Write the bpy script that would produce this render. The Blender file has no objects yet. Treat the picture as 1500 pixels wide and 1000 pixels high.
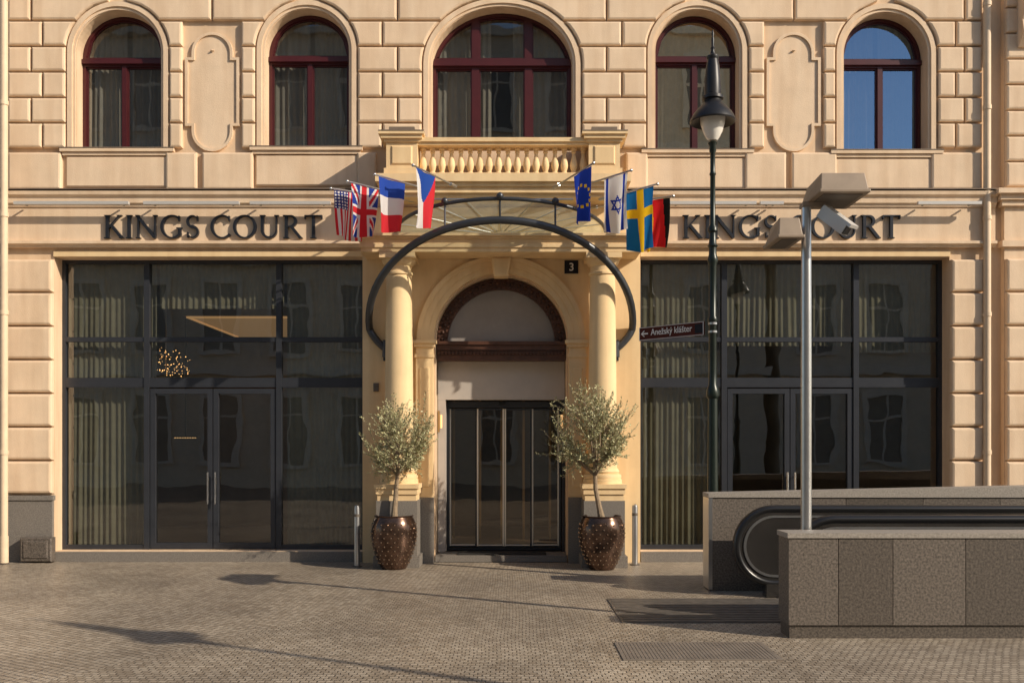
import bpy, bmesh, math, random
from mathutils import Vector, Matrix
random.seed(7)
C = bpy.context.scene.collection
PI = math.pi
D = 14.0; F = 1400.0; EYE = 1.7; HOR = 652.0
def P(px, py, Y=0.0):
    s = F/(D+Y); return ((px-750)/s, EYE+(HOR-py)/s)
def PX(px, Y=0.0): return (px-750)*(D+Y)/F
def PZ(py, Y=0.0): return EYE+(HOR-py)*(D+Y)/F

# ------------------------------------------------------------------ materials
def nd(nt, t, **kw):
    n = nt.nodes.new(t)
    for k, v in kw.items(): setattr(n, k, v)
    return n
def mat(name, col, rough=0.7, metal=0.0, var=0.0, nscale=4.0, bump=0.0, bscale=60.0, col2=None, spec=0.5, streak=0.0):
    m = bpy.data.materials.new(name); m.use_nodes = True
    nt = m.node_tree; b = nt.nodes['Principled BSDF']
    b.inputs['Base Color'].default_value = (*col, 1); b.inputs['Roughness'].default_value = rough
    b.inputs['Metallic'].default_value = metal
    b.inputs['Specular IOR Level'].default_value = spec
    tc = nd(nt, 'ShaderNodeTexCoord')
    if var > 0 or col2:
        n = nd(nt, 'ShaderNodeTexNoise'); n.inputs['Scale'].default_value = nscale; n.inputs['Detail'].default_value = 6
        n.inputs['Roughness'].default_value = 0.65
        nt.links.new(tc.outputs['Object'], n.inputs['Vector'])
        r = nd(nt, 'ShaderNodeValToRGB')
        r.color_ramp.elements[0].position = 0.3; r.color_ramp.elements[1].position = 0.7
        c2 = col2 or tuple(min(1, c*(1+var)) for c in col)
        c1 = tuple(c*(1-var) for c in col)
        r.color_ramp.elements[0].color = (*c1, 1); r.color_ramp.elements[1].color = (*c2, 1)
        nt.links.new(n.outputs['Fac'], r.inputs['Fac'])
        out = r.outputs['Color']
        if streak > 0:
            mp = nd(nt, 'ShaderNodeMapping'); mp.inputs['Scale'].default_value = (5, 5, 0.55)
            nt.links.new(tc.outputs['Object'], mp.inputs['Vector'])
            n2 = nd(nt, 'ShaderNodeTexNoise'); n2.inputs['Scale'].default_value = 1.3; n2.inputs['Detail'].default_value = 8
            nt.links.new(mp.outputs['Vector'], n2.inputs['Vector'])
            r2 = nd(nt, 'ShaderNodeValToRGB'); r2.color_ramp.elements[0].position = .35; r2.color_ramp.elements[1].position = .6
            k = 1-streak
            r2.color_ramp.elements[0].color = (k, k*.96, k*.92, 1); r2.color_ramp.elements[1].color = (1, 1, 1, 1)
            nt.links.new(n2.outputs['Fac'], r2.inputs['Fac'])
            mx = nd(nt, 'ShaderNodeMix', data_type='RGBA', blend_type='MULTIPLY'); mx.inputs['Factor'].default_value = 1
            nt.links.new(out, mx.inputs[6]); nt.links.new(r2.outputs['Color'], mx.inputs[7]); out = mx.outputs[2]
        nt.links.new(out, b.inputs['Base Color'])
    if bump > 0:
        n3 = nd(nt, 'ShaderNodeTexNoise'); n3.inputs['Scale'].default_value = bscale; n3.inputs['Detail'].default_value = 4
        nt.links.new(tc.outputs['Object'], n3.inputs['Vector'])
        bp = nd(nt, 'ShaderNodeBump'); bp.inputs['Strength'].default_value = bump; bp.inputs['Distance'].default_value = 0.01
        nt.links.new(n3.outputs['Fac'], bp.inputs['Height']); nt.links.new(bp.outputs['Normal'], b.inputs['Normal'])
    return m
def emit(name, col, s):
    m = bpy.data.materials.new(name); m.use_nodes = True
    b = m.node_tree.nodes['Principled BSDF']; b.inputs['Base Color'].default_value = (*col, 1)
    b.inputs['Emission Color'].default_value = (*col, 1); b.inputs['Emission Strength'].default_value = s
    return m
def mth(nt, op, a, b=None):
    n = nd(nt, 'ShaderNodeMath', operation=op)
    for i, q in enumerate((a, b)):
        if q is None: continue
        if isinstance(q, (int, float)): n.inputs[i].default_value = q
        else: nt.links.new(q, n.inputs[i])
    return n.outputs[0]
def vary_per_object(m, lo, hi):
    # slab to slab variation
    nt = m.node_tree; b = nt.nodes['Principled BSDF']; src = b.inputs['Base Color'].links[0].from_socket
    oi = nd(nt, 'ShaderNodeObjectInfo'); r = nd(nt, 'ShaderNodeValToRGB')
    r.color_ramp.elements[0].color = (lo, lo*.97, lo*.93, 1); r.color_ramp.elements[1].color = (hi, hi, hi, 1)
    nt.links.new(oi.outputs['Random'], r.inputs['Fac'])
    mx = nd(nt, 'ShaderNodeMix', data_type='RGBA', blend_type='MULTIPLY'); mx.inputs['Factor'].default_value = 1
    nt.links.new(src, mx.inputs[6]); nt.links.new(r.outputs['Color'], mx.inputs[7]); nt.links.new(mx.outputs[2], b.inputs['Base Color'])
def glass(name, tint, f0, rough=0.0, haze=None, refl=(1, 1, 1)):
    # thin pane: Schlick reflection on both faces over tinted transparency
    m = bpy.data.materials.new(name); m.use_nodes = True; nt = m.node_tree
    nt.nodes.remove(nt.nodes['Principled BSDF'])
    o = nt.nodes['Material Output']
    tr = nd(nt, 'ShaderNodeBsdfTransparent'); tr.inputs['Color'].default_value = (*tint, 1)
    base = tr.outputs[0]
    if haze:
        tl = nd(nt, 'ShaderNodeBsdfTranslucent'); tl.inputs['Color'].default_value = (*haze[0], 1)
        df = nd(nt, 'ShaderNodeBsdfDiffuse'); df.inputs['Color'].default_value = (*haze[0], 1)
        m1 = nd(nt, 'ShaderNodeMixShader'); m1.inputs[0].default_value = .3
        nt.links.new(tl.outputs[0], m1.inputs[1]); nt.links.new(df.outputs[0], m1.inputs[2])
        m2 = nd(nt, 'ShaderNodeMixShader'); m2.inputs[0].default_value = haze[1]
        nt.links.new(base, m2.inputs[1]); nt.links.new(m1.outputs[0], m2.inputs[2]); base = m2.outputs[0]
    gl = nd(nt, 'ShaderNodeBsdfGlossy'); gl.inputs['Roughness'].default_value = rough; gl.inputs['Color'].default_value = (*refl, 1)
    tc = nd(nt, 'ShaderNodeTexCoord'); n = nd(nt, 'ShaderNodeTexNoise'); n.inputs['Scale'].default_value = 1.1
    nt.links.new(tc.outputs['Object'], n.inputs['Vector'])
    bp = nd(nt, 'ShaderNodeBump'); bp.inputs['Strength'].default_value = 0.06; bp.inputs['Distance'].default_value = 0.05
    nt.links.new(n.outputs['Fac'], bp.inputs['Height']); nt.links.new(bp.outputs['Normal'], gl.inputs['Normal'])
    ge = nd(nt, 'ShaderNodeNewGeometry'); dt = nd(nt, 'ShaderNodeVectorMath', operation='DOT_PRODUCT')
    nt.links.new(ge.outputs['Incoming'], dt.inputs[0]); nt.links.new(ge.outputs['Normal'], dt.inputs[1])
    c = mth(nt, 'ABSOLUTE', dt.outputs['Value']); c = mth(nt, 'SUBTRACT', 1.0, c); c = mth(nt, 'POWER', c, 5.0)
    c = mth(nt, 'MULTIPLY', c, 1-f0); c = mth(nt, 'ADD', c, f0)
    mx = nd(nt, 'ShaderNodeMixShader')
    nt.links.new(c, mx.inputs[0]); nt.links.new(base, mx.inputs[1]); nt.links.new(gl.outputs[0], mx.inputs[2])
    nt.links.new(mx.outputs[0], o.inputs['Surface'])
    return m
M = {}
M['stucco'] = mat('stucco', (.70, .525, .355), .85, var=.07, nscale=1.6, bump=.25, bscale=90, streak=.12)
M['block'] = mat('block_stucco', (.76, .585, .41), .85, var=.07, nscale=2.3, bump=.3, bscale=80, streak=.10)
M['portal'] = mat('portal_stucco', (.79, .59, .335), .8, var=.07, nscale=2, bump=.2, bscale=90, streak=.08)
M['granite'] = mat('granite', (.19, .17, .148), .55, var=.4, nscale=70, bump=.1, bscale=120)
M['granite_w'] = mat('wall_granite', (.098, .082, .068), .5, var=.75, nscale=48, bump=.15, bscale=120)
vary_per_object(M['granite_w'], .72, 1.35)
M['granite_cap'] = mat('granite_cap', (.30, .27, .235), .5, var=.35, nscale=60)
M['alu'] = mat('dark_aluminium', (.040, .044, .054), .35, .3, var=.1)
M['red'] = mat('oxblood_paint', (.060, .008, .010), .4, var=.15)
M['black'] = mat('black_metal', (.018, .02, .022), .4, .5, var=.1)
M['canopy'] = mat('canopy_metal', (.07, .075, .085), .35, .6, var=.1)
M['letter'] = mat('letter_metal', (.022, .025, .033), .4, .3)
M['steel'] = mat('steel', (.5, .5, .5), .3, .9, var=.1)
M['silver'] = mat('satin_trim', (.85, .78, .66), .35, .3)
M['chrome'] = mat('chrome', (.75, .75, .75), .15, 1.0)
M['brass'] = mat('brass', (.6, .42, .2), .3, .9)
M['wood'] = mat('dark_wood', (.085, .035, .020), .45, var=.4, nscale=9)
M['white'] = mat('grey_panel', (.46, .42, .38), .55, var=.05)
M['frost'] = mat('frosted_glazing', (.34, .305, .28), .3, var=.15, nscale=1.2)
M['greybeige'] = mat('greybeige_paint', (.29, .225, .165), .5, var=.12, nscale=6)
M['greybeige_d'] = mat('greybeige_dark', (.12, .10, .08), .5)
M['pipe'] = mat('pipe_paint', (.68, .53, .37), .6, var=.08)
M['lead'] = mat('lead_flashing', (.20, .15, .11), .6, .2, var=.2)
M['lightbar'] = mat('lamp_housing', (.55, .53, .5), .4, .2)
M['lampgreen'] = mat('lamp_green', (.009, .017, .013), .35, .2, var=.2)
M['lampblack'] = mat('lamp_black', (.020, .020, .022), .4, .3, var=.2)
M['copper'] = mat('bronze_glaze', (.115, .070, .050), .2, .8, var=.5, nscale=7)
M['stud'] = mat('bronze_stud', (.46, .33, .23), .22, .9)
M['soil'] = mat('soil', (.03, .02, .014), .95, bump=.5)
M['bark'] = mat('olive_bark', (.27, .20, .13), .9, var=.3, nscale=20, bump=.5, bscale=60)
M['leaf'] = mat('olive_leaf', (.21, .215, .095), .5, col2=(.58, .55, .32), nscale=14)
M['rubber'] = mat('rubber', (.014, .014, .015), .3)
M['escmetal'] = mat('escalator_metal', (.13, .12, .112), .22, .8, var=.2, nscale=3)
M['plate'] = mat('landing_metal', (.14, .125, .11), .5, .4, var=.3, nscale=8)
M['grate'] = mat('grate_iron', (.22, .185, .15), .6, .2, var=.2)
M['brown'] = mat('sign_brown', (.085, .024, .017), .7, spec=.1)
M['signwhite'] = mat('sign_white', (.80, .78, .75), .6, spec=.2)
M['navy'] = mat('enamel_dark', (.012, .014, .02), .6, spec=.2)
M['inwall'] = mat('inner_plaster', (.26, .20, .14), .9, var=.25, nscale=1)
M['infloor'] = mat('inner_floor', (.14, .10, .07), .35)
M['mat'] = mat('door_mat', (.02, .018, .016), .95, bump=.5)
M['curt_g'] = mat('sheer_curtain', (.185, .18, .140), .9, var=.18)
M['curt_d'] = mat('grey_curtain', (.27, .25, .215), .9, var=.12)
M['opp'] = mat('opposite_stucco', (.78, .67, .52), .9, var=.1)
M['opp_trim'] = mat('opposite_trim', (.80, .72, .60), .9, var=.1)
M['opp_win'] = mat('opposite_window', (.26, .235, .20), .15)
M['globe'] = mat('milky_glass', (.74, .71, .65), .25)
M['chand'] = emit('chandelier_bulb', (1, .52, .17), 5)
M['sconce'] = emit('sconce_glow', (1, .6, .25), .8)
M['cove'] = emit('cove_glow', (1, .58, .24), .40)
M['tray'] = emit('tray_glow', (1, .60, .28), .20)
M['glass'] = glass('shop_glass', (.64, .64, .59), .13)
M['glass_up'] = glass('window_glass', (.64, .65, .63), .11)
M['glass_mid'] = glass('reflective_window_glass', (.5, .5, .48), .45, refl=(1, .88, .70))  # warm mirrored building painted in: stronger reflection with a tinted gloss colour
M['glass_blue'] = glass('sky_tinted_window_glass', (.62, .64, .64), .34, refl=(.46, .70, 1))  # blue of the mirrored sky put into the gloss colour, no real coating
M['glass_door'] = glass('door_glass', (.74, .66, .56), .13, refl=(1, .92, .82))
M['glass_can'] = glass('canopy_glass', (.84, .91, .86), .07, .05, haze=((.82, .88, .80), .22))
m = bpy.data.materials.new('flag_cloth'); m.use_nodes = True; nt = m.node_tree
a = nd(nt, 'ShaderNodeVertexColor'); a.layer_name = 'Col'
bs = nt.nodes['Principled BSDF']
nt.links.new(a.outputs['Color'], bs.inputs['Base Color']); bs.inputs['Roughness'].default_value = .75; bs.inputs['Specular IOR Level'].default_value = .2
tl = nd(nt, 'ShaderNodeBsdfTranslucent'); nt.links.new(a.outputs['Color'], tl.inputs['Color'])
ms = nd(nt, 'ShaderNodeMixShader'); ms.inputs[0].default_value = .45
nt.links.new(bs.outputs[0], ms.inputs[1]); nt.links.new(tl.outputs[0], ms.inputs[2]); nt.links.new(ms.outputs[0], nt.nodes['Material Output'].inputs['Surface'])
M['flag'] = m
# cobbles
m = bpy.data.materials.new('granite_setts'); m.use_nodes = True; nt = m.node_tree; b = nt.nodes['Principled BSDF']
tc = nd(nt, 'ShaderNodeTexCoord')
nz = nd(nt, 'ShaderNodeTexNoise'); nz.inputs['Scale'].default_value = .6; nz.inputs['Detail'].default_value = 1
nt.links.new(tc.outputs['Object'], nz.inputs['Vector'])
nz2 = nd(nt, 'ShaderNodeTexNoise'); nz2.inputs['Scale'].default_value = 15; nz2.inputs['Detail'].default_value = 2
nt.links.new(tc.outputs['Object'], nz2.inputs['Vector'])
def vm(op, a_, b_):
    n = nd(nt, 'ShaderNodeVectorMath', operation=op)
    for i, q in enumerate((a_, b_)):
        if isinstance(q, tuple): n.inputs[i].default_value = q
        else: nt.links.new(q, n.inputs[i])
    return n.outputs[0]
d1 = vm('MULTIPLY', vm('SUBTRACT', nz.outputs['Color'], (.5, .5, .5)), (.07, .04, 0))
d2 = vm('MULTIPLY', vm('SUBTRACT', nz2.outputs['Color'], (.5, .5, .5)), (.034, .026, 0))
vec = vm('ADD', vm('ADD', tc.outputs['Object'], d1), d2)
def bricks(v, w_, h_):
    br = nd(nt, 'ShaderNodeTexBrick'); nt.links.new(v, br.inputs['Vector'])
    br.inputs['Scale'].default_value = 1; br.inputs['Brick Width'].default_value = w_; br.inputs['Row Height'].default_value = h_
    br.inputs['Mortar Size'].default_value = .0068; br.inputs['Mortar Smooth'].default_value = .8; br.inputs['Bias'].default_value = 0
    br.inputs['Color1'].default_value = (.32, .265, .205, 1); br.inputs['Color2'].default_value = (.49, .425, .345, 1)
    br.inputs['Mortar'].default_value = (.12, .098, .076, 1)
    return br
br1 = bricks(vec, .064, .059)
mp = nd(nt, 'ShaderNodeMapping'); mp.inputs['Rotation'].default_value = (0, 0, math.radians(32)); nt.links.new(vec, mp.inputs['Vector'])
br2 = bricks(mp.outputs['Vector'], .068, .061)
sx = nd(nt, 'ShaderNodeSeparateXYZ'); nt.links.new(tc.outputs['Object'], sx.inputs[0])
# slanted border between the two laying directions
e = mth(nt, 'ADD', sx.outputs['X'], mth(nt, 'MULTIPLY', sx.outputs['Y'], -.55)); msk = mth(nt, 'LESS_THAN', e, .55)
mcol = nd(nt, 'ShaderNodeMix', data_type='RGBA'); nt.links.new(msk, mcol.inputs['Factor']); nt.links.new(br1.outputs['Color'], mcol.inputs[6]); nt.links.new(br2.outputs['Color'], mcol.inputs[7])
mfac = nd(nt, 'ShaderNodeMix', data_type='FLOAT'); nt.links.new(msk, mfac.inputs['Factor']); nt.links.new(br1.outputs['Fac'], mfac.inputs[2]); nt.links.new(br2.outputs['Fac'], mfac.inputs[3])
nz3 = nd(nt, 'ShaderNodeTexNoise'); nz3.inputs['Scale'].default_value = .55; nz3.inputs['Detail'].default_value = 7; nz3.inputs['Roughness'].default_value = .62
nt.links.new(tc.outputs['Object'], nz3.inputs['Vector'])
rp = nd(nt, 'ShaderNodeValToRGB'); rp.color_ramp.elements[0].position = .3; rp.color_ramp.elements[1].position = .7
rp.color_ramp.elements[0].color = (.60, .58, .56, 1); rp.color_ramp.elements[1].color = (1.12, 1.10, 1.05, 1)
nt.links.new(nz3.outputs['Fac'], rp.inputs['Fac'])
mx = nd(nt, 'ShaderNodeMix', data_type='RGBA', blend_type='MULTIPLY'); mx.inputs['Factor'].default_value = 1
nt.links.new(mcol.outputs[2], mx.inputs[6]); nt.links.new(rp.outputs['Color'], mx.inputs[7])
nt.links.new(mx.outputs[2], b.inputs['Base Color']); b.inputs['Roughness'].default_value = .40
nz4 = nd(nt, 'ShaderNodeTexNoise'); nz4.inputs['Scale'].default_value = 24; nz4.inputs['Detail'].default_value = 4
nt.links.new(tc.outputs['Object'], nz4.inputs['Vector'])
ma = nd(nt, 'ShaderNodeMath', operation='MULTIPLY_ADD'); nt.links.new(mfac.outputs[0], ma.inputs[0]); ma.inputs[1].default_value = -1.0
nt.links.new(nz4.outputs['Fac'], ma.inputs[2])
bp = nd(nt, 'ShaderNodeBump'); bp.inputs['Strength'].default_value = .7; bp.inputs['Distance'].default_value = .009
nt.links.new(ma.outputs[0], bp.inputs['Height']); nt.links.new(bp.outputs['Normal'], b.inputs['Normal'])
M['setts'] = m

# ------------------------------------------------------------------ mesh helpers
def wloc(o):
    v = Vector((0, 0, 0))
    while o is not None:
        v += o.location; o = o.parent
    return v
class MB:
    def __init__(s): s.v = []; s.f = []
    def add(s, vs, fs):
        k = len(s.v); s.v += [tuple(q) for q in vs]; s.f += [tuple(i+k for i in f) for f in fs]; return s
    def box(s, x0, x1, y0, y1, z0, z1):
        vs = [(x0, y0, z0), (x1, y0, z0), (x1, y1, z0), (x0, y1, z0), (x0, y0, z1), (x1, y0, z1), (x1, y1, z1), (x0, y1, z1)]
        return s.add(vs, [(0, 3, 2, 1), (4, 5, 6, 7), (0, 1, 5, 4), (1, 2, 6, 5), (2, 3, 7, 6), (3, 0, 4, 7)])
    def obox(s, c, size, rot):
        vs = []
        for sz in (-1, 1):
            for sx, sy in ((-1, -1), (1, -1), (1, 1), (-1, 1)):
                vs.append(Vector(c)+rot @ Vector((sx*size[0]/2, sy*size[1]/2, sz*size[2]/2)))
        return s.add(vs, [(0, 3, 2, 1), (4, 5, 6, 7), (0, 1, 5, 4), (1, 2, 6, 5), (2, 3, 7, 6), (3, 0, 4, 7)])
    def prism(s, poly, y0, y1):
        n = len(poly)
        vs = [(x, y0, z) for x, z in poly]+[(x, y1, z) for x, z in poly]
        fs = [tuple(range(n)), tuple(range(2*n-1, n-1, -1))]+[(i, i+n, (i+1) % n+n, (i+1) % n) for i in range(n)]
        return s.add(vs, fs)
    def boss(s, poly, yb, yf, inset, soft=False):
        n = len(poly); ar = sum(poly[i][0]*poly[(i+1) % n][1]-poly[(i+1) % n][0]*poly[i][1] for i in range(n))
        if ar < 0: poly = poly[::-1]
        def off(d):
            inn = []
            for i in range(n):
                p0, p1, p2 = Vector(poly[i-1]), Vector(poly[i]), Vector(poly[(i+1) % n])
                a = (p1-p0).normalized(); c = (p2-p1).normalized()
                n1 = Vector((-a.y, a.x)); n2 = Vector((-c.y, c.x)); mm = (n1+n2)
                if mm.length < 1e-6: mm = n1
                mm.normalize(); k = d/max(.35, mm.dot(n1)); q = p1+mm*k; inn.append((q.x, q.y))
            return inn
        if soft: rings = [(poly, yb), (poly, yf+inset), (off(inset*.3), yf+inset*.3), (off(inset), yf)]
        else: rings = [(poly, yb), (poly, yf+inset*.8), (off(inset), yf)]
        vs = []; fs = []
        for pl_, y in rings: vs += [(x, y, z) for x, z in pl_]
        for r in range(len(rings)-1): fs += [(r*n+i, r*n+(i+1) % n, r*n+n+(i+1) % n, r*n+n+i) for i in range(n)]
        k = (len(rings)-1)*n; fs.append(tuple(range(k, k+n)))
        return s.add(vs, fs)
    def moulding(s, prof, x0, x1):
        n = len(prof)
        vs = [(x0, y, z) for y, z in prof]+[(x1, y, z) for y, z in prof]
        return s.add(vs, [tuple(range(n)), tuple(range(2*n-1, n-1, -1))]+[(i, i+n, (i+1) % n+n, (i+1) % n) for i in range(n)])
    def stack(s, x0, x1, yback, yfront, layers):
        for z0, z1, p in layers: s.box(x0-p, x1+p, yfront-p, yback, z0, z1)
        return s
    def tube(s, pts, r, seg=10, closed=False, ry=None):
        pts = [Vector(p) for p in pts]; n = len(pts); rs = r if isinstance(r, (list, tuple)) else [r]*n
        up = Vector((0, 0, 1)); t0 = (pts[1]-pts[0]).normalized()
        if abs(t0.dot(up)) > .95: up = Vector((0, 1, 0))
        nrm = (up-t0*up.dot(t0)).normalized(); vs = []
        for i in range(n):
            if closed: t = (pts[(i+1) % n]-pts[i-1]).normalized()
            else: t = (pts[min(i+1, n-1)]-pts[max(i-1, 0)]).normalized()
            nrm = (nrm-t*nrm.dot(t)).normalized(); bn = t.cross(nrm)
            for k in range(seg):
                an = 2*PI*k/seg; vs.append(pts[i]+nrm*rs[i]*math.cos(an)+bn*(ry if ry else rs[i])*math.sin(an))
        fs = []
        for i in range(n if closed else n-1):
            j = (i+1) % n
            fs += [(i*seg+k, i*seg+(k+1) % seg, j*seg+(k+1) % seg, j*seg+k) for k in range(seg)]
        if not closed: fs += [tuple(range(seg))[::-1], tuple(range((n-1)*seg, n*seg))]
        return s.add(vs, fs)
    def lathe(s, prof, cx, cy, seg=28):
        n = len(prof); vs = []
        for r, z in prof:
            for k in range(seg): a = 2*PI*k/seg; vs.append((cx+r*math.cos(a), cy+r*math.sin(a), z))
        fs = [(i*seg+k, i*seg+(k+1) % seg, (i+1)*seg+(k+1) % seg, (i+1)*seg+k) for i in range(n-1) for k in range(seg)]
        fs += [tuple(range(seg))[::-1], tuple(range((n-1)*seg, n*seg))]
        return s.add(vs, fs)
    def ball(s, c, r, seg=8, rings=5):
        return s.lathe([(max(1e-4, r*math.sin(PI*i/rings)), c[2]-r*math.cos(PI*i/rings)) for i in range(rings+1)], c[0], c[1], seg)
    def plate(s, loops, y0, y1):
        cu = bpy.data.curves.new('c', 'CURVE'); cu.dimensions = '2D'; cu.fill_mode = 'BOTH'; cu.extrude = abs(y1-y0)/2
        for lp in loops:
            sp = cu.splines.new('POLY'); sp.points.add(len(lp)-1); sp.use_cyclic_u = True
            for q, (x, z) in zip(sp.points, lp): q.co = (x, z, 0, 1)
        o = bpy.data.objects.new('c', cu); C.objects.link(o)
        dg = bpy.context.evaluated_depsgraph_get(); dg.update()
        me = bpy.data.meshes.new_from_object(o.evaluated_get(dg)); mid = (y0+y1)/2
        s.add([(v.co.x, mid-v.co.z, v.co.y) for v in me.vertices], [tuple(p.vertices) for p in me.polygons])
        bpy.data.objects.remove(o); bpy.data.meshes.remove(me); bpy.data.curves.remove(cu); return s
    def build(s, name, material, parent=None, smooth=False, weld=True):
        off = wloc(parent) if parent else Vector((0, 0, 0))
        me = bpy.data.meshes.new(name); me.from_pydata([tuple(Vector(v)-off) for v in s.v], [], s.f); me.update()
        bm = bmesh.new(); bm.from_mesh(me)
        if weld: bmesh.ops.remove_doubles(bm, verts=bm.verts, dist=1e-5)
        bmesh.ops.recalc_face_normals(bm, faces=bm.faces); bm.to_mesh(me); bm.free()
        me.materials.append(material)
        if smooth:
            me.shade_smooth(); me.set_sharp_from_angle(angle=math.radians(38))
        o = bpy.data.objects.new(name, me); C.objects.link(o)
        if parent: o.parent = parent
        return o
def tag(o, label=None, cat=None, group=None, kind=None):
    if label: o['label'] = label
    if cat: o['category'] = cat
    if group: o['group'] = group
    if kind: o['kind'] = kind
    return o
def thing(name, label, cat, loc=(0, 0, 0), group=None):
    o = bpy.data.objects.new(name, None); o.empty_display_size = .1; C.objects.link(o); o.location = loc
    return tag(o, label, cat, group)
def copy_tree(o, parent=None):
    c = o.copy(); C.objects.link(c); c.parent = parent
    for ch in o.children: copy_tree(ch, c)
    return c
def text_mesh(body, size, align='CENTER', bold=.012):
    cu = bpy.data.curves.new('t', 'FONT'); cu.body = body; cu.size = size; cu.align_x = align; cu.align_y = 'CENTER'; cu.extrude = .002
    cu.offset = size*bold
    o = bpy.data.objects.new('t', cu); C.objects.link(o)
    dg = bpy.context.evaluated_depsgraph_get(); dg.update()
    me = bpy.data.meshes.new_from_object(o.evaluated_get(dg))
    vs = [v.co.copy() for v in me.vertices]; fs = [tuple(p.vertices) for p in me.polygons]
    bpy.data.objects.remove(o); bpy.data.meshes.remove(me)
    cxm = (max(v.x for v in vs)+min(v.x for v in vs))/2; cym = (max(v.y for v in vs)+min(v.y for v in vs))/2
    for v in vs: v.x -= cxm; v.y -= cym
    return vs, fs

EL, AZ = math.radians(29), math.radians(29)
# ------------------------------------------------------------------ ground
g = MB(); g.add([(-200, -200, 0), (200, -200, 0), (200, 200, 0), (-200, 200, 0)], [(0, 1, 2, 3)])
tag(g.build('pavement', M['setts']), 'grey brown cobbled pavement of small granite setts', 'pavement', kind='structure')

# ------------------------------------------------------------------ hotel building
hotel = thing('hotel_building', 'cream rusticated hotel facade with arched windows and columned entrance', 'building')
CX = PX(734)
WY = .2
class Win:
    def __init__(s, x0, x1, top, bot, rise=None):
        s.x0, s.x1 = PX(x0, WY if x0 < 750 else 0), PX(x1, WY if x1 > 750 else 0); s.cx = (s.x0+s.x1)/2; s.hw = (s.x1-s.x0)/2
        s.zt, s.zb = PZ(top, WY), PZ(bot); s.rise = (rise/100 if rise else s.hw); s.zs = s.zt-s.rise
    def loop(s, d=0.0, zb=None, n=28):
        zb = s.zb if zb is None else zb
        pts = [(s.x0-d, zb), (s.x1+d, zb)]
        for i in range(n+1):
            a = PI*i/n; pts.append((s.cx+(s.hw+d)*math.cos(a), s.zs+(s.rise+d)*math.sin(a)))
        return pts
    def xlim(s, z, d):
        if z <= s.zs: return s.hw+d
        q = (z-s.zs)/(s.rise+d)
        return (s.hw+d)*math.sqrt(max(0, 1-q*q)) if q < 1 else 0
    def light(s, a, b, z0, z1, d):
        pts = [(a, z0), (b, z0)]; n = 18
        for i in range(n+1):
            x = b+(a-b)*i/n; q = (x-s.cx)/(s.hw-d)
            zt = s.zs+(s.rise-d)*math.sqrt(max(0, 1-q*q)) if z1 is None else z1
            pts.append((x, max(zt, z0+.002)))
        return pts
W = [Win(121, 236, 25, 219), Win(394, 511, 23, 217), Win(634, 837, 20, 210, 84), Win(960, 1077, 24, 221), Win(1236, 1349, 28, 222)]
shopL = (PX(91, .24), PX(531)); shopR = (PX(938), PX(1380, .24)); SZ0 = .15; SZ1 = PZ(381, .24)
ER = .965; ESZ = PZ(500)
def ent_loop(r, zb, n=36):
    return [(CX-r, zb), (CX+r, zb)]+[(CX+r*math.cos(PI*i/n), ESZ+r*math.sin(PI*i/n)) for i in range(n+1)]
def rect(x0, x1, z0, z1): return [(x0, z0), (x1, z0), (x1, z1), (x0, z1)]
holes = [w.loop() for w in W]+[rect(*shopL, SZ0, SZ1), rect(*shopR, SZ0, SZ1), ent_loop(ER, .06)]
MB().plate([rect(-10, 10, -.2, 10.4)]+holes, 0, .42).build('wall', M['stucco'], hotel)
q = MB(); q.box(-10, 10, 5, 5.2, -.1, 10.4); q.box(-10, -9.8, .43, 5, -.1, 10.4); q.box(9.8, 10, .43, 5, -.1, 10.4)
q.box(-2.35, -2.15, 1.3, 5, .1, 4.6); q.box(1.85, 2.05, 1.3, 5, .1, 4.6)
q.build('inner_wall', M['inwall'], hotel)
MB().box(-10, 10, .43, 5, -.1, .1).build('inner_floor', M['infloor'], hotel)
q = MB(); q.box(-9.8, 9.8, .43, 5, 4.75, 5.2); q.box(-9.8, 9.8, .43, 5, 9.3, 9.5); q.build('ceiling', M['inwall'], hotel)
MB().box(-10, 10, -.25, 5.2, 10.4, 10.6).build('roof', M['lead'], hotel)

# rusticated blocks
SD = .13
pitch = .372; z00 = 6.03; GP = .012
def xl_fn(w, sgn, gap): return lambda z: w.cx+sgn*(max(w.xlim(z, SD), .12)+gap)
def block(bl, fl, fr, z0, z1, yf=-.074, ins=.030):
    curved = abs(fl(z0)-fl(z1)) > 1e-3 or abs(fr(z0)-fr(z1)) > 1e-3
    n = 5 if curved else 1
    L = [(fl(z0+(z1-z0)*i/n), z0+(z1-z0)*i/n) for i in range(n+1)]
    R = [(fr(z0+(z1-z0)*i/n), z0+(z1-z0)*i/n) for i in range(n+1)]
    if min(r[0]-l[0] for l, r in zip(L, R)) < .09: return
    bl.boss(R[::-1]+L, .005, yf, ins, soft=True)
cst = lambda v: (lambda z: v)
segs = [(cst(PX(15)), xl_fn(W[0], -1, .014), .40), (xl_fn(W[1], 1, .014), xl_fn(W[2], -1, .014), .62), (xl_fn(W[2], 1, .014), xl_fn(W[3], -1, .014), .38), (xl_fn(W[4], 1, .014), cst(PX(1436)), .60)]
low = [((15, 92),), ((524, 552),), ((916, 948),), ((1362, 1436),)]
for (fl, fr, sp), lw_ in zip(segs, low):
    bl = MB()
    for k in range(6):
        z0 = z00+k*pitch+GP; z1 = z00+(k+1)*pitch-GP
        l, r = fl(z00), fr(z00); c = l+(r-l)*(sp if k % 2 else 1-sp); block(bl, fl, cst(c-GP), z0, z1); block(bl, cst(c+GP), fr, z0, z1)
    for a, b_ in lw_: block(bl, cst(PX(a)), cst(PX(b_)), 5.43, 5.97)
    bl.build('rusticated_pier', M['block'], hotel)
PHW = .395
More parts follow.
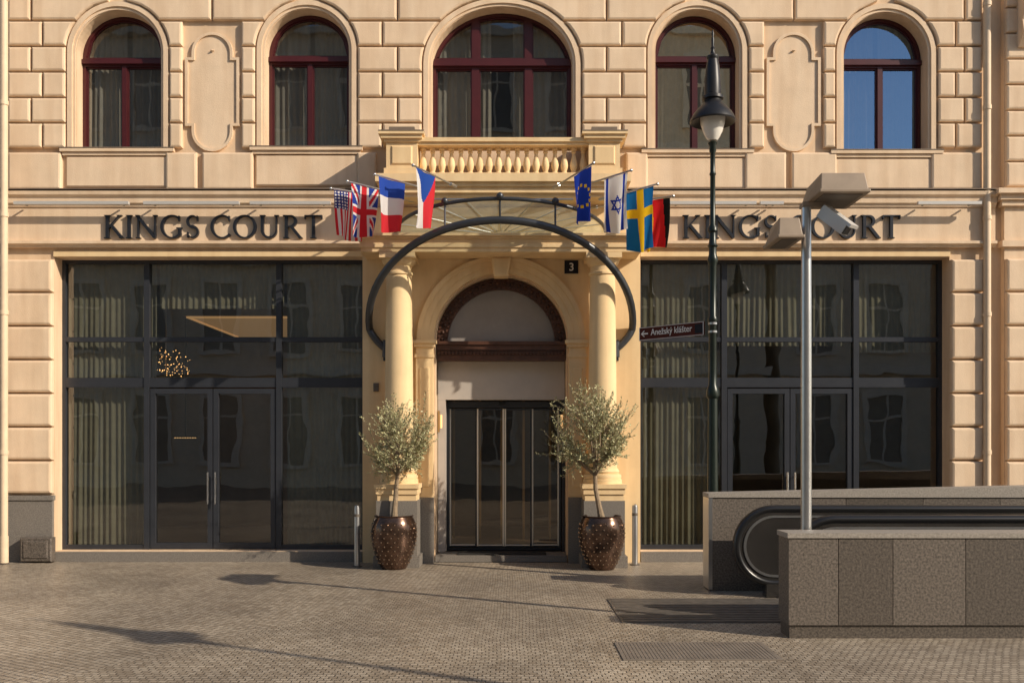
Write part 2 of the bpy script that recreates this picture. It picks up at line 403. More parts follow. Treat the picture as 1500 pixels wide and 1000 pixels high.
for (wa, wb, pc_, lw_) in ((W[0], W[1], 312, ((245, 290), (298, 372))), (W[3], W[4], 1161.5, ((1090, 1150), (1158, 1224)))):
    bl = MB(); fl, fr = xl_fn(wa, 1, .014), xl_fn(wb, -1, .014); c = PX(pc_)
    for k in range(6):
        z0 = z00+k*pitch+GP; z1 = z00+(k+1)*pitch-GP
        if z0 > PZ(38) or z1 < PZ(236):
            block(bl, fl, cst(c-GP), z0, z1); block(bl, cst(c+GP), fr, z0, z1)
        else:
            block(bl, fl, cst(c-PHW-.04), z0, z1); block(bl, cst(c+PHW+.04), fr, z0, z1)
    for a, b_ in lw_: block(bl, cst(PX(a)), cst(PX(b_)), 5.43, 5.97)
    bl.build('rusticated_pier', M['block'], hotel)
zc0 = z00+6*pitch+GP
for k in range(3):
    bl = MB(); xs_c = [15, 95, 178, 262, 312, 362, 452, 545, 625, 690, 780, 848, 930, 1018, 1106, 1161, 1216, 1292, 1370, 1436]
    for a, b_ in zip(xs_c, xs_c[1:]): bl.boss(rect(PX(a)+GP, PX(b_)-GP, zc0+k*pitch+(.09 if k == 0 else 0), zc0+(k+1)*pitch-2*GP), .005, -.074, .03, soft=True)
    bl.build('rusticated_course', M['block'], hotel)
for a, b_ in ((12, 79), (1391, 1438)):
    bl = MB(); n = 7; z0 = .99; h = (4.42-z0)/n
    for k in range(n): block(bl, cst(PX(a)), cst(PX(b_)), z0+k*h+.013, z0+(k+1)*h-.013, -.09, .034)
    bl.build('rusticated_pier', M['block'], hotel)

def uring_poly(w, d0, d1):
    n = 28; zb = w.zb
    out = [(w.x1+d1, zb)]+[(w.cx+(w.hw+d1)*math.cos(PI*i/n), w.zs+(w.rise+d1)*math.sin(PI*i/n)) for i in range(n+1)]+[(w.x0-d1, zb)]
    inn = [(w.x0-d0, zb)]+[(w.cx+(w.hw+d0)*math.cos(PI-PI*i/n), w.zs+(w.rise+d0)*math.sin(PI-PI*i/n)) for i in range(n+1)]+[(w.x1+d0, zb)]
    return out+inn
for idx, w in enumerate(W):
    q = MB(); q.plate([uring_poly(w, .008, .05)], -.022, .004); q.plate([uring_poly(w, .048, .118)], -.045, .004)
    q.build('window_surround', M['block'], hotel)
    if idx != 2:
        q = MB(); q.stack(w.x0-.17, w.x1+.17, .005, -.045, [(w.zb-.05, w.zb-.002, .04), (w.zb-.10, w.zb-.052, .012)])
        q.boss(rect(w.x0-.14, w.x1+.14, w.zb-.56, w.zb-.11), .005, -.04, .02)
        q.build('window_sill', M['block'], hotel)
        MB().box(w.x0-.215, w.x1+.215, -.092, .2, w.zb-.001, w.zb+.010).build('sill_flashing', M['lead'], hotel)
    yf = WY; fr = .048
    zt0, zt1 = w.zs-.12, w.zs+.005
    if idx == 2:
        b1, b2 = PX(696.5, .2), PX(774, .2); mw = .055
        xs = [(w.x0+fr, b1-mw), (b1+mw, b2-mw), (b2+mw, w.x1-fr)]
        zt0, zt1 = PZ(101, .2), PZ(86, .2)
    else:
        xs = [(w.x0+fr, w.cx-.034), (w.cx+.034, w.x1-fr)]
    lights = [rect(a, b_, w.zb+fr+.02, zt0) for a, b_ in xs]
    if idx == 2: lights += [w.light(a, b_, zt1, None, fr) for a, b_ in xs]
    else: lights += [w.light(w.x0+fr, w.x1-fr, zt1, None, fr)]
    q = MB(); q.plate([w.loop(-.004)]+lights, yf, yf+.09)
    q.box(w.x0+.004, w.x1-.004, yf-.045, yf+.002, zt0+.03, zt1-.03)
    wf = q.build('window', M['red'], hotel)
    q = MB()
    for lp in lights:
        cxx = sum(p[0] for p in lp)/len(lp); czz = (min(p[1] for p in lp)+max(p[1] for p in lp))/2
        inn = [(cxx+(x-cxx)*(1-.04/max(.2, abs(lp[0][0]-lp[1][0]))), czz+(z-czz)*(1-.04/max(.3, max(p[1] for p in lp)-min(p[1] for p in lp)))) for x, z in lp]
        q.plate([lp, inn], yf+.03, yf+.07)
    q.build('sash', M['red'], wf)
    for lp in lights:
        MB().add([(x, yf+.055, z) for x, z in lp], [tuple(range(len(lp)))]).build('pane', M['glass_blue'] if idx == 4 else M['glass_mid'] if idx == 3 else M['glass_up'], wf)

# blind panels
def cart_loop(cx, zc, d):
    hw, hb, lw, lr = PHW+d, .50+d, .30+d, .30+d
    top = zc+.87+d
    pts = [(cx+hw, zc-hb), (cx+hw, zc+hb), (cx+lw, zc+hb)]
    zc2 = top-lr
    for i in range(17): a = PI*i/16; pts.append((cx+lw*math.cos(a), zc2+lr*math.sin(a)))
    pts += [(cx-lw, zc+hb), (cx-hw, zc+hb), (cx-hw, zc-hb), (cx-lw, zc-hb)]
    zc3 = zc-.87-d+lr
    for i in range(17): a = PI+PI*i/16; pts.append((cx+lw*math.cos(a), zc3+lr*math.sin(a)))
    pts += [(cx+lw, zc-hb)]
    return pts
for cxp in (312, 1161.5):
    c = PX(cxp); z = PZ(136)
    q = MB(); q.plate([cart_loop(c, z, 0), cart_loop(c, z, -.04)], -.045, .004); q.plate([cart_loop(c, z, -.041)], -.02, .004)
    q.lathe([(.001, z+.58), (.03, z+.6), (.001, z+.62)], c, -.03, 10)
    q.build('blind_panel', M['block'], hotel)

# string cornice and fascia
q = MB(); X0, X1 = -9.9, PX(1455)
q.moulding([(.004, 5.17), (-.08, 5.17), (-.09, 5.2), (-.115, 5.22), (-.12, 5.3), (-.16, 5.33), (-.17, 5.38), (.004, 5.4)], X0, X1)
q.box(X0, X1, -.06, .004, 4.668, 5.172)
q.moulding([(.004, 4.585), (-.07, 4.585), (-.08, 4.61), (-.12, 4.63), (-.12, 4.67), (.004, 4.672)], X0, X1)
q.build('cornice', M['block'], hotel)
MB().box(X0, X1, -.185, .003, 5.402, 5.415).build('cornice_flashing', M['lead'], hotel)
MB().box(-9.9, 9.9, -.2, .004, 9.6, 10.3).build('eaves', M['block'], hotel)
for (a, b_) in (shopL, shopR):
    q = MB(); q.box(a, b_, -.03, .004, SZ1+.002, SZ1+.08); q.build('lintel_trim', M['portal'], hotel)
q = MB(); q.stack(-9.9, PX(79), .005, -.06, [(0, .9, .0), (.902, .97, .02)]); q.build('plinth', M['granite'], hotel)
q = MB(); q.stack(PX(1391), 7.0, .005, -.06, [(0, .9, .0), (.902, .97, .02)]); q.build('plinth', M['granite'], hotel)
for a, b_ in (shopL, shopR):
    MB().box(a+.002, b_-.002, -.055, .3, 0, .145).build('threshold', M['granite'], hotel)
q = MB(); q.box(PX(1466), 9.9, -.1, .004, .97, 10.3)
for k in range(12):
    z0 = 1.0+k*.49
    if z0 > 4.3: break
    q.boss(rect(PX(1467), 8.4, z0, z0+.46), -.1, -.17, .03, soft=True)
for k in range(9):
    z0 = 5.45+k*.372; q.boss(rect(PX(1467), 8.4, z0, z0+.35), -.1, -.16, .03, soft=True)
q.build('pilaster', M['block'], hotel)
q = MB(); q.stack(PX(1466), 9.9, 0, -.1, [(4.58, 4.67, .05), (5.17, 5.25, .06), (5.25, 5.33, .1), (5.33, 5.4, .16)]); q.build('pilaster_cornice', M['block'], hotel)
q = MB(); q.box(PX(1466), 9.9, -.14, .004, 0, .968); q.build('plinth', M['granite'], hotel)
q = MB(); q.moulding([(-.1, 7.45), (-.2, 7.45), (-.34, 7.62), (-.3, 7.8), (-.42, 8.0), (-.42, 8.3), (-.1, 8.3)], PX(1482), 8.3); q.build('console_bracket', M['block'], hotel)
for x, zb in ((PX(1446, -.12), .4), (PX(6, -.3), .4)):
    yy = -.12 if x > 0 else -.3
    q = MB(); q.tube([(x, yy, zb), (x, yy, 10.3)], .052, 14)
    for z in (1.6, 3.6, 5.0, 6.6, 8.1): q.tube([(x, yy, z-.03), (x, yy, z+.03)], .062, 14)
    q.tube([(x, yy, 0.02), (x, yy, zb)], .06, 14)
    q.build('downpipe', M['pipe'], hotel, smooth=True)

# shopfronts
def shopfront(a, b_, m1, m2):
    y = .24; t1, t2 = PZ(497, y), (PZ(567, y), PZ(553, y)); q = MB(); fw = .05; d1 = .09
    L1, L2 = PX(m1, y), PX(m2, y)
    q.box(a, a+fw, y, y+d1, SZ0, SZ1); q.box(b_-fw, b_, y, y+d1, SZ0, SZ1)
    q.box(a+fw, b_-fw, y+.001, y+d1, SZ1-fw, SZ1)
    for x in (L1, L2): q.box(x-.04, x+.04, y-.01, y+d1+.002, SZ0, SZ1-fw)
    q.box(a+fw, b_-fw, y+.003, y+d1-.003, t1-.035, t1+.035); q.box(a+fw, b_-fw, y+.004, y+d1-.004, t2[0], t2[1])
    q.box(a+fw, L1-.04, y+.004, y+d1, SZ0, SZ0+.07); q.box(L2+.04, b_-fw, y+.004, y+d1, SZ0, SZ0+.07)
    fr = q.build('shopfront', M['alu'], hotel)
    xs = [(a+fw, L1-.04), (L1+.04, L2-.04), (L2+.04, b_-fw)]
    rows = [(t1+.035, SZ1-fw), (t2[1], t1-.035)]
    for r0, r1 in rows:
        for x0, x1 in xs: MB().add([(x0, y+.05, r0), (x1, y+.05, r0), (x1, y+.05, r1), (x0, y+.05, r1)], [(0, 1, 2, 3)]).build('pane', M['glass'], fr)
    for x0, x1 in (xs[0], xs[2]): MB().add([(x0, y+.05, SZ0+.07), (x1, y+.05, SZ0+.07), (x1, y+.05, t2[0]), (x0, y+.05, t2[0])], [(0, 1, 2, 3)]).build('pane', M['glass'], fr)
    x0, x1 = xs[1]; c = (x0+x1)/2
    for s_, (u0, u1) in ((1, (x0+.01, c-.006)), (-1, (c+.006, x1-.01))):
        z0, z1 = SZ0+.01, t2[0]-.02
        q = MB(); q.plate([rect(u0, u1, z0, z1), rect(u0+.075, u1-.075, z0+.09, z1-.075)], y+.005, y+.075)
        dl = q.build('door', M['alu'], hotel)
        MB().add([(u0+.075, y+.05, z0+.09), (u1-.075, y+.05, z0+.09), (u1-.075, y+.05, z1-.075), (u0+.075, y+.05, z1-.075)], [(0, 1, 2, 3)]).build('pane', M['glass'], dl)
        hx = (u1-.05) if s_ > 0 else (u0+.05)
        q = MB(); q.tube([(hx, y-.06, .83), (hx, y-.06, 1.3)], .014, 10)
        for hz in (.9, 1.23): q.tube([(hx, y-.06, hz), (hx, y+.01, hz)], .01, 8)
        q.build('handle', M['chrome'], dl, smooth=True)
shopfront(*shopL, 215, 408.5); shopfront(*shopR, 1061, 1254)

# ------------------------------------------------------------------ entrance portal
pl, pr = PX(533), PX(936)
MB().plate([rect(pl, pr, 0, 5.15), ent_loop(ER+.02, -.01)], -.12, .004).build('portal_wall', M['portal'], hotel)
def aring(r0, r1, n=40):
    return [(CX+r1*math.cos(PI*i/n), ESZ+r1*math.sin(PI*i/n)) for i in range(n+1)]+[(CX+r0*math.cos(PI-PI*i/n), ESZ+r0*math.sin(PI-PI*i/n)) for i in range(n+1)]
q = MB(); q.plate([aring(.975, 1.06)], -.15, -.115); q.plate([aring(1.058, 1.15)], -.17, -.115); q.plate([aring(1.148, 1.22)], -.195, -.115)
q.build('archivolt', M['portal'], hotel)
q = MB(); q.boss([(CX-.10, ESZ+.90), (CX+.10, ESZ+.90), (CX+.14, ESZ+1.17), (CX-.14, ESZ+1.17)], -.1, -.34, .025); q.box(CX-.16, CX+.16, -.37, -.1, ESZ+1.172, ESZ+1.235)
q.build('keystone', M['portal'], hotel)
EZ = 4.40
for sx_ in (-1, 1):
    xa, xb = sorted((CX+sx_*.985, CX+sx_*1.23))
    q = MB(); q.box(xa, xb, -.19, -.115, .95, ESZ-.25); q.boss(rect(xa+.05, xb-.05, 1.1, ESZ-.4), -.19, -.205, .008); q.build('entrance_pilaster', M['portal'], hotel)
    q = MB(); q.stack(xa, xb, -.115, -.19, [(ESZ-.25, ESZ-.2, .015), (ESZ-.2, ESZ-.1, .0), (ESZ-.1, ESZ-.05, .03), (ESZ-.05, ESZ-.003, .055)]); q.build('impost', M['portal'], hotel)
    q = MB(); q.box(xa-.01, xb+.015, -.215, -.115, 0, .95); q.build('plinth', M['granite'], hotel)
    cx = CX+sx_*1.445; cy = -.42; r = .205
    prof = [(r+.07, 1.16), (r+.07, 1.22), (r+.055, 1.225), (r+.065, 1.26), (r+.055, 1.29), (r+.02, 1.3), (r+.035, 1.33), (r+.02, 1.36), (r, 1.38)]
    for i in range(9):
        t = i/8; prof.append((r*(1-.13*t**1.6), 1.4+t*(EZ-1.7)))
    rt = r*.87; k0 = EZ-4.3
    prof += [(rt+.02, 4.01+k0), (rt+.02, 4.04+k0), (rt, 4.05+k0), (rt, 4.13+k0), (rt+.02, 4.14+k0), (rt+.06, 4.19+k0), (rt+.065, 4.22+k0)]
    MB().lathe(prof, cx, cy, 36).build('column', M['portal'], hotel, smooth=True)
    q = MB(); q.stack(cx-.25, cx+.25, -.16, -.67, [(4.22+k0, EZ-.005, .0)]); q.build('capital', M['portal'], hotel)
    q = MB(); q.stack(cx-.27, cx+.27, -.115, -.70, [(1.1, 1.16, .04), (1.02, 1.1, .02), (.93, 1.02, .0)]); q.build('pedestal', M['portal'], hotel)
    q = MB(); q.stack(cx-.27, cx+.27, -.115, -.70, [(0, .16, .05), (.16, .93, .015)]); q.build('plinth', M['granite'], hotel)
q = MB(); q.stack(pl+.06, pr-.06, -.1, -.66, [(EZ, EZ+.06, 0), (EZ+.06, EZ+.11, .02), (EZ+.11, EZ+.18, .005), (EZ+.18, EZ+.21, .04), (EZ+.21, EZ+.245, .08)])
q.build('entablature', M['portal'], hotel)
BY = -.52
bx0, bx1 = PX(566, BY), PX(908, BY); bz = lambda z: EYE+(z-EYE)*(D+BY)/(D-.85)
q = MB(); q.stack(bx0, bx1, -.1, BY, [(5.20, 5.25, 0), (5.25, 5.33, .05), (5.33, 5.385, .09), (5.385, bz(5.404)-.002, .14)]); q.build('balcony_slab', M['portal'], hotel)
pw = .44
for x0 in (bx0, bx1-pw):
    q = MB(); q.stack(x0, x0+pw, -.12, BY-.02, [(bz(5.404), bz(5.5), .03), (bz(5.5), bz(5.86), 0), (bz(5.86), bz(5.9), .03), (bz(5.9), bz(5.95), .07), (bz(5.95), bz(5.985), .1)])
    q.boss(rect(x0+.07, x0+pw-.07, bz(5.55), bz(5.81)), BY-.018, BY-.04, .02)
    q.build('balcony_pedestal', M['portal'], hotel)
    q = MB(); q.box(x0-.1, x0+pw+.1, BY-.125, -.1, bz(5.986), bz(6.0)); q.box(x0+.04, x0+pw-.04, BY-.03, -.22, bz(6.0), bz(6.07)); q.build('pedestal_flashing', M['lead'], hotel)
q = MB(); q.stack(bx0+pw, bx1-pw, -.27, BY+.04, [(bz(5.404), bz(5.46), .0)]); q.build('balustrade_base', M['portal'], hotel)
q = MB(); q.box(bx0+pw, bx1-pw, BY, -.24, bz(5.83), bz(5.87)); q.box(bx0+pw, bx1-pw, BY-.03, -.21, bz(5.87), bz(5.925)); q.build('balustrade_rail', M['portal'], hotel)
bprof = [(.045, 5.46), (.045, 5.49), (.03, 5.5), (.05, 5.55), (.055, 5.59), (.045, 5.64), (.028, 5.71), (.024, 5.75), (.035, 5.765), (.03, 5.79), (.045, 5.8), (.045, 5.83)]
n = 18
for i in range(n): MB().lathe([(r_, bz(z_)) for r_, z_ in bprof], bx0+pw+(bx1-bx0-2*pw)*(i+.5)/n, BY+.15, 14).build('baluster', M['portal'], hotel, smooth=True)

# entrance doorway
q = MB(); q.plate([aring(.80, .958)], .2, .4)
for i in range(44):
    a = PI*(i+.5)/44; q.obox((CX+.935*math.cos(a), .19, ESZ+.935*math.sin(a)), (.04, .05, .042), Matrix.Rotation(-a, 3, 'Y'))
for i in range(26):
    a = PI*(i+.5)/26; q.ball((CX+.88*math.cos(a), .195, ESZ+.88*math.sin(a)), .028, 8, 5)
for i in range(36):
    a = PI*(i+.5)/36; q.obox((CX+.825*math.cos(a), .19, ESZ+.825*math.sin(a)), (.03, .05, .04), Matrix.Rotation(-a, 3, 'Y'))
q.box(CX-.958, CX+.958, .16, .4, ESZ-.11, ESZ-.001); q.box(CX-.955, CX+.955, .19, .4, ESZ-.26, ESZ-.112)
q.box(CX-.956, CX+.956, .13, .4, ESZ-.03, ESZ+.02)
for i in range(36): q.box(CX-.94+i*.0525, CX-.94+i*.0525+.03, .15, .2, ESZ-.17, ESZ-.125)
ft = q.build('fanlight', M['wood'], hotel)
MB().add([(CX+.8*math.cos(PI*i/30), .3, ESZ+.8*math.sin(PI*i/30)) for i in range(31)], [tuple(range(31))]).build('pane', M['frost'], ft)
yd = .62; zd = PZ(588, yd); dx0, dx1 = PX(655, yd), PX(822, yd)
q = MB(); q.box(CX-.955, CX+.955, .42, .75, zd+.02, ESZ-.2); q.box(CX-.955, dx0-.01, .42, .75, .1, zd+.018); q.build('door_surround', M['white'], hotel)
MB().box(dx1+.01, CX+.955, .42, .75, .1, zd+.018).build('door_jamb', M['alu'], hotel)
MB().box(CX-.955, CX+.955, -.1, .75, .003, .1).build('doorstep', M['granite'], hotel)
q = MB(); q.plate([rect(dx0, dx1, .1, zd), rect(dx0+.03, dx1-.03, .13, zd-.09)], yd, yd+.12); df = q.build('door_frame', M['alu'], hotel)
q = MB(); q.box(CX-.04, CX+.06, yd-.05, yd-.002, zd-.05, zd); q.build('door_sensor', M['black'], df)
n = 4; lw = (dx1-dx0-.06)/n
for i in range(n):
    u0 = dx0+.03+i*lw; yy = yd+.03 if i in (1, 2) else yd+.07
    q = MB(); q.plate([rect(u0+.003, u0+lw-.003, .14, zd-.1), rect(u0+.02, u0+lw-.02, .19, zd-.13)], yy, yy+.03); sd = q.build('sliding_door', M['alu'], hotel)
    MB().add([(u0+.02, yy+.015, .19), (u0+lw-.02, yy+.015, .19), (u0+lw-.02, yy+.015, zd-.13), (u0+.02, yy+.015, zd-.13)], [(0, 1, 2, 3)]).build('pane', M['glass_door'], sd)
    for ex in {0: (.004,), 1: (.004, lw-.024), 2: (.006,), 3: (.004, lw-.024)}[i]:
        MB().box(u0+ex, u0+ex+.022, yy-.012, yy-.002, .16, zd-.11).build('edge_trim', M['silver'], sd)
    MB().box(u0+.028, u0+lw-.028, yy-.010, yy-.002, .165, .185).build('edge_trim', M['silver'], sd)
q = MB()
for x in (-1.0, -.55, -.18, .2, .65): q.box(x-.02, x+.02, 2.4, 2.46, .1, 2.7)
q.box(-2.1, 1.8, 2.4, 2.46, 2.7, 2.85); q.build('lobby_screen', M['brass'], hotel)

# ------------------------------------------------------------------ curtains
def curtain(x0, x1, y, z0, z1, mat_, label, group=None, amp=.013, wl=.088, name='curtain'):
    n = max(8, int((x1-x0)/wl*8)); ph = random.random()*6; q = MB(); vs = []; K = 5
    for j in range(K):
        for i in range(n+1):
            x = x0+(x1-x0)*i/n; t = j/(K-1)
            yy = y+amp*(math.sin(2*PI*(x-x0)/wl+ph+1.9*math.sin(x*5+t))+.8*math.sin(2*PI*(x-x0)/wl*.37+ph*2))*(.7+.5*t)
            vs.append((x, yy, z1+(z0-z1)*t))
    q.add(vs, [(j*(n+1)+i, j*(n+1)+i+1, (j+1)*(n+1)+i+1, (j+1)*(n+1)+i) for j in range(K-1) for i in range(n)])
    return tag(q.build(name, mat_, None, smooth=True), label, 'curtain', group)
wn = ['arched window farthest left', 'arched window left of the flags', 'wide three part window over the balcony', 'arched window behind the street lamp head', 'arched window farthest right, glass reflecting blue']
for w, nm in zip(W, wn):
    gp = 'curtains behind the upper windows'
    f = .47 if w is not W[2] else .42
    curtain(w.x0-.1, w.x0+2*w.hw*f, .40, w.zb-.1, w.zt+.2, M['curt_d'], 'grey pleated curtain on the left half of the '+nm, gp)
    curtain(w.x1-2*w.hw*f, w.x1+.1, .40, w.zb-.1, w.zt+.2, M['curt_d'], 'grey pleated curtain on the right half of the '+nm, gp)
gp = 'sheer curtains behind the shop windows'
y = .44
curtain(shopL[0]+.01, PX(214), y, .12, SZ1+.1, M['curt_g'], 'sheer grey green curtain at the left edge of the left shopfront', gp)
curtain(PX(410), shopL[1]-.01, y, .12, SZ1+.1, M['curt_g'], 'sheer grey green curtain beside the entrance in the left shopfront', gp)
curtain(PX(218), PX(406), y, 3.76, SZ1+.1, M['curt_g'], 'short sheer grey green curtain above the double door of the left shopfront', gp)
curtain(shopR[0]+.01, PX(1052), y, .12, SZ1+.1, M['curt_g'], 'sheer grey green curtain behind the lamp post in the right shopfront', gp)
curtain(PX(1262), shopR[1]-.01, y, 3.1, SZ1+.1, M['curt_g'], 'short sheer grey green curtain at the right edge of the right shopfront', gp)
curtain(PX(1066), PX(1252), y, 3.2, SZ1+.1, M['curt_g'], 'short sheer grey green curtain above the door of the right shopfront', gp)

c = Vector((PX(243, 2.2), 2.2, 0)); zc = PZ(533, 2.2)
ch = thing('chandelier', 'glittering crystal chandelier inside the left shopfront', 'chandelier', (c.x, c.y, zc))
q = MB(); q.tube([(c.x, c.y, zc-.1), (c.x, c.y, 4.75)], .01, 6); q.build('stem', M['brass'], ch)
q = MB()
for i in range(130):
    a = random.random()*2*PI; r = .40*math.sqrt(random.random()); q.ball((c.x+r*math.cos(a), c.y+r*math.sin(a), zc-.2+.55*random.random()*(1-r)), random.choice((.004, .006, .008)), 6, 4)
q.build('bulb_cluster', M['chand'], ch)
x, z = P(272, 641, 3.0)
pc = thing('pendant_lamp', 'warm glowing bar lamp seen through the left double door', 'lamp', (x, 3.0, z))
q = MB()
for i in range(9): q.box(x-.2+i*.045, x-.2+i*.045+.022, 2.985, 3.015, z-.008, z+.008)
q.build('light_strip', M['sconce'], pc)
q = MB(); q.box(x-.22, x+.22, 2.98, 3.02, z+.013, z+.03); q.tube([(x, 3.0, z+.02), (x, 3.0, 4.75)], .01, 6); q.build('stem', M['black'], pc)
tx0, tx1, tz = PX(265, 1.3), PX(505, 1.3), 3.75
ct = thing('ceiling_light', 'warm glowing ceiling tray inside the left shopfront', 'ceiling light', ((tx0+tx1)/2, 2.4, tz))
q = MB(); q.box(tx0, tx1, 1.3, 4.4, tz+.03, tz+.2); q.build('housing', M['inwall'], ct)
q = MB(); q.box(tx0+.12, tx1-.12, 1.5, 4.2, tz+.01, tz+.029); q.build('diffuser', M['tray'], ct)
q = MB(); q.box(tx0+.05, tx1-.05, 1.4, 1.46, tz, tz+.028); q.box(tx0+.05, tx0+.1, 1.47, 4.2, tz, tz+.028); q.box(tx1-.1, tx1-.05, 1.47, 4.2, tz, tz+.028); q.build('light_strip', M['cove'], ct)
for px, nm in ((659, 'left'), (815, 'right')):
    z = PZ(617, .35); xs_ = CX-.955 if nm == 'left' else CX+.955; s_ = 1 if nm == 'left' else -1
    t = thing('wall_sconce', 'small warm lit wall lamp on the %s side of the sliding door' % nm, 'wall lamp', (xs_, .36, z), 'lamps beside the sliding door')
    q = MB(); q.box(min(xs_, xs_+s_*.03), max(xs_, xs_+s_*.03), .33, .39, z-.16, z+.16); q.build('backplate', M['brass'], t)
    q = MB(); q.tube([(xs_+s_*.05, .36, z-.10), (xs_+s_*.05, .36, z+.10)], .016, 10); q.build('shade', M['sconce'], t)

# ------------------------------------------------------------------ canopy
can = thing('entrance_canopy', 'curved glass canopy on a dark tubular arch over the entrance', 'canopy', (CX, -.1, 3.2))
def rim(t, k=1.0, dz=0): return (CX+1.52*k*math.cos(t), -.13-1.15*k*math.sin(t), 4.74+.24*k*math.sin(t)+dz)
q = MB(); n = 30; vs = [(CX, -.13, 4.74)]
for j in range(1, 5): vs += [rim(PI*i/n, j/4) for i in range(n+1)]
fs = [(0, 1+i, 2+i) for i in range(n)]
for j in range(3):
    o_ = 1+j*(n+1); fs += [(o_+i, o_+n+1+i, o_+n+2+i, o_+i+1) for i in range(n)]
q.add(vs, fs); q.build('glass_roof', M['glass_can'], can)
def arcp(x):
    tt = math.acos(max(-1, min(1, (x-CX)/1.9))); s2 = math.sin(tt); return (x, -.17-1.05*s2**.9, 3.38+1.33*s2)
q = MB(); q.tube([rim(PI*i/40) for i in range(41)], .027, 10); q.build('rim', M['canopy'], can, smooth=True)
for i in range(1, 10):
    t = PI*i/10; q = MB(); q.tube([rim(t, .12, .012), rim(t, .99, .012)], .008, 6); q.build('glazing_bar', M['steel'], can)
q = MB(); ar = []
for i in range(-5, 46):
    t = PI*i/40; s_ = math.sin(t)
    inw = 0 if s_ >= 0 else -.9*s_*0.35
    ar.append((CX+(1.9-inw)*math.cos(t), -.17-1.05*max(0, s_)**.9, 3.38+1.33*s_ if s_ >= 0 else 3.38+.8*s_))
q.tube(ar, .053, 14); q.build('arch_tube', M['canopy'], can, smooth=True)
for e_ in (ar[0], ar[-1]):
    q = MB(); q.tube([(e_[0], -.17, e_[2]-.1), (e_[0], -.17, e_[2]+.12)], .075, 12); q.box(e_[0]-.06, e_[0]+.06, -.17, -.11, e_[2]-.15, e_[2]+.15); q.build('wall_bracket', M['canopy'], can)
for i in (13.5, 20, 26.5):
    a = rim(PI*i/40); b_ = arcp(a[0])
    q = MB(); q.tube([a, b_], .014, 8); q.ball((a[0], a[1]-.02, a[2]+.03), .05, 12, 8); q.build('strut', M['canopy'], can, smooth=True)
q = MB(); q.tube([(CX-1.0, -.9, 5.07), (CX+1.0, -.9, 5.07)], .014, 8); q.build('tie_bar', M['steel'], can)

# ------------------------------------------------------------------ flags
BL, RD, WH, YE = (.02, .055, .34), (.68, .03, .04), (.82, .81, .80), (.85, .56, .02)
def f_us(u, v):
    if u < .40 and v < .5:
        a, b_ = (u/.40*6) % 1-.5, (v/.5*5) % 1-.5
        return WH if a*a+b_*b_ < .09 else (.025, .04, .22)
    return RD if int(v*13) % 2 == 0 else WH
def f_uk(u, v):
    x, y = (u-.5)*1.5, v-.5
    if abs(x) < .1 or abs(y) < .1: return RD
    if abs(x) < .17 or abs(y) < .17: return WH
    d = min(abs(y-x/1.5), abs(y+x/1.5))
    return RD if d < .05 else WH if d < .13 else BL
def f_fr(u, v): return (.025, .08, .45) if u < .34 else WH if u < .66 else (.72, .035, .05)
def f_cz(u, v): return (.02, .08, .4) if u < .55*(1-2*abs(v-.5)) else (WH if v < .5 else (.72, .035, .05))
def f_eu(u, v):
    x, y = (u-.5)*1.5, v-.5
    for k in range(12):
        a = PI*k/6
        if (x-.32*math.cos(a))**2+(y-.32*math.sin(a))**2 < .0028: return YE
    return (.015, .05, .42)
def f_il(u, v):
    if .09 < v < .2 or .8 < v < .91: return (.02, .055, .42)
    x, y = (u-.5)*1.5, v-.5
    for s_ in (1, -1):
        ds = [s_*x, -s_*x/2+y*.866, -s_*x/2-y*.866]; m_ = max(ds)
        if .085 < m_ < .135: return (.02, .055, .42)
    return WH
def f_se(u, v): return YE if (abs(v-.5) < .11 or .31 < u < .46) else (.012, .16, .45)
def f_de(u, v):
    w_ = v+.10*(.5-u)
    return (.85, .5, .012) if w_ < .30 else (.66, .02, .025) if w_ < .80 else (.014, .014, .014)
FL = [((490, 277), (530, 283), 350, -1.30, -.95, -.19, f_us, 'striped red and white flag with starred dark blue corner'),
      ((514, 267), (554, 277), 347, -1.42, -1.05, -.68, f_uk, 'flag with red and white crosses on blue'),
      ((554, 257), (593, 268), 341, -1.50, -1.12, -.68, f_fr, 'flag with blue, white and red bands'),
      ((609, 244), (637, 258), 335, -1.55, -1.15, -.68, f_cz, 'white and red flag with a blue triangle'),
      ((866, 241), (840, 257), 332, -1.55, -1.15, -.68, f_eu, 'blue flag with a ring of yellow stars'),
      ((920, 251), (885, 262), 340, -1.50, -1.12, -.68, f_il, 'white flag with blue stripes and a six pointed star'),
      ((958, 271), (917, 282), 367, -1.42, -1.05, -.68, f_se, 'blue flag with a yellow cross'),
      ((981, 288), (946, 293), 366, -1.25, -.95, -.19, f_de, 'black, red and gold flag at the right end of the row')]
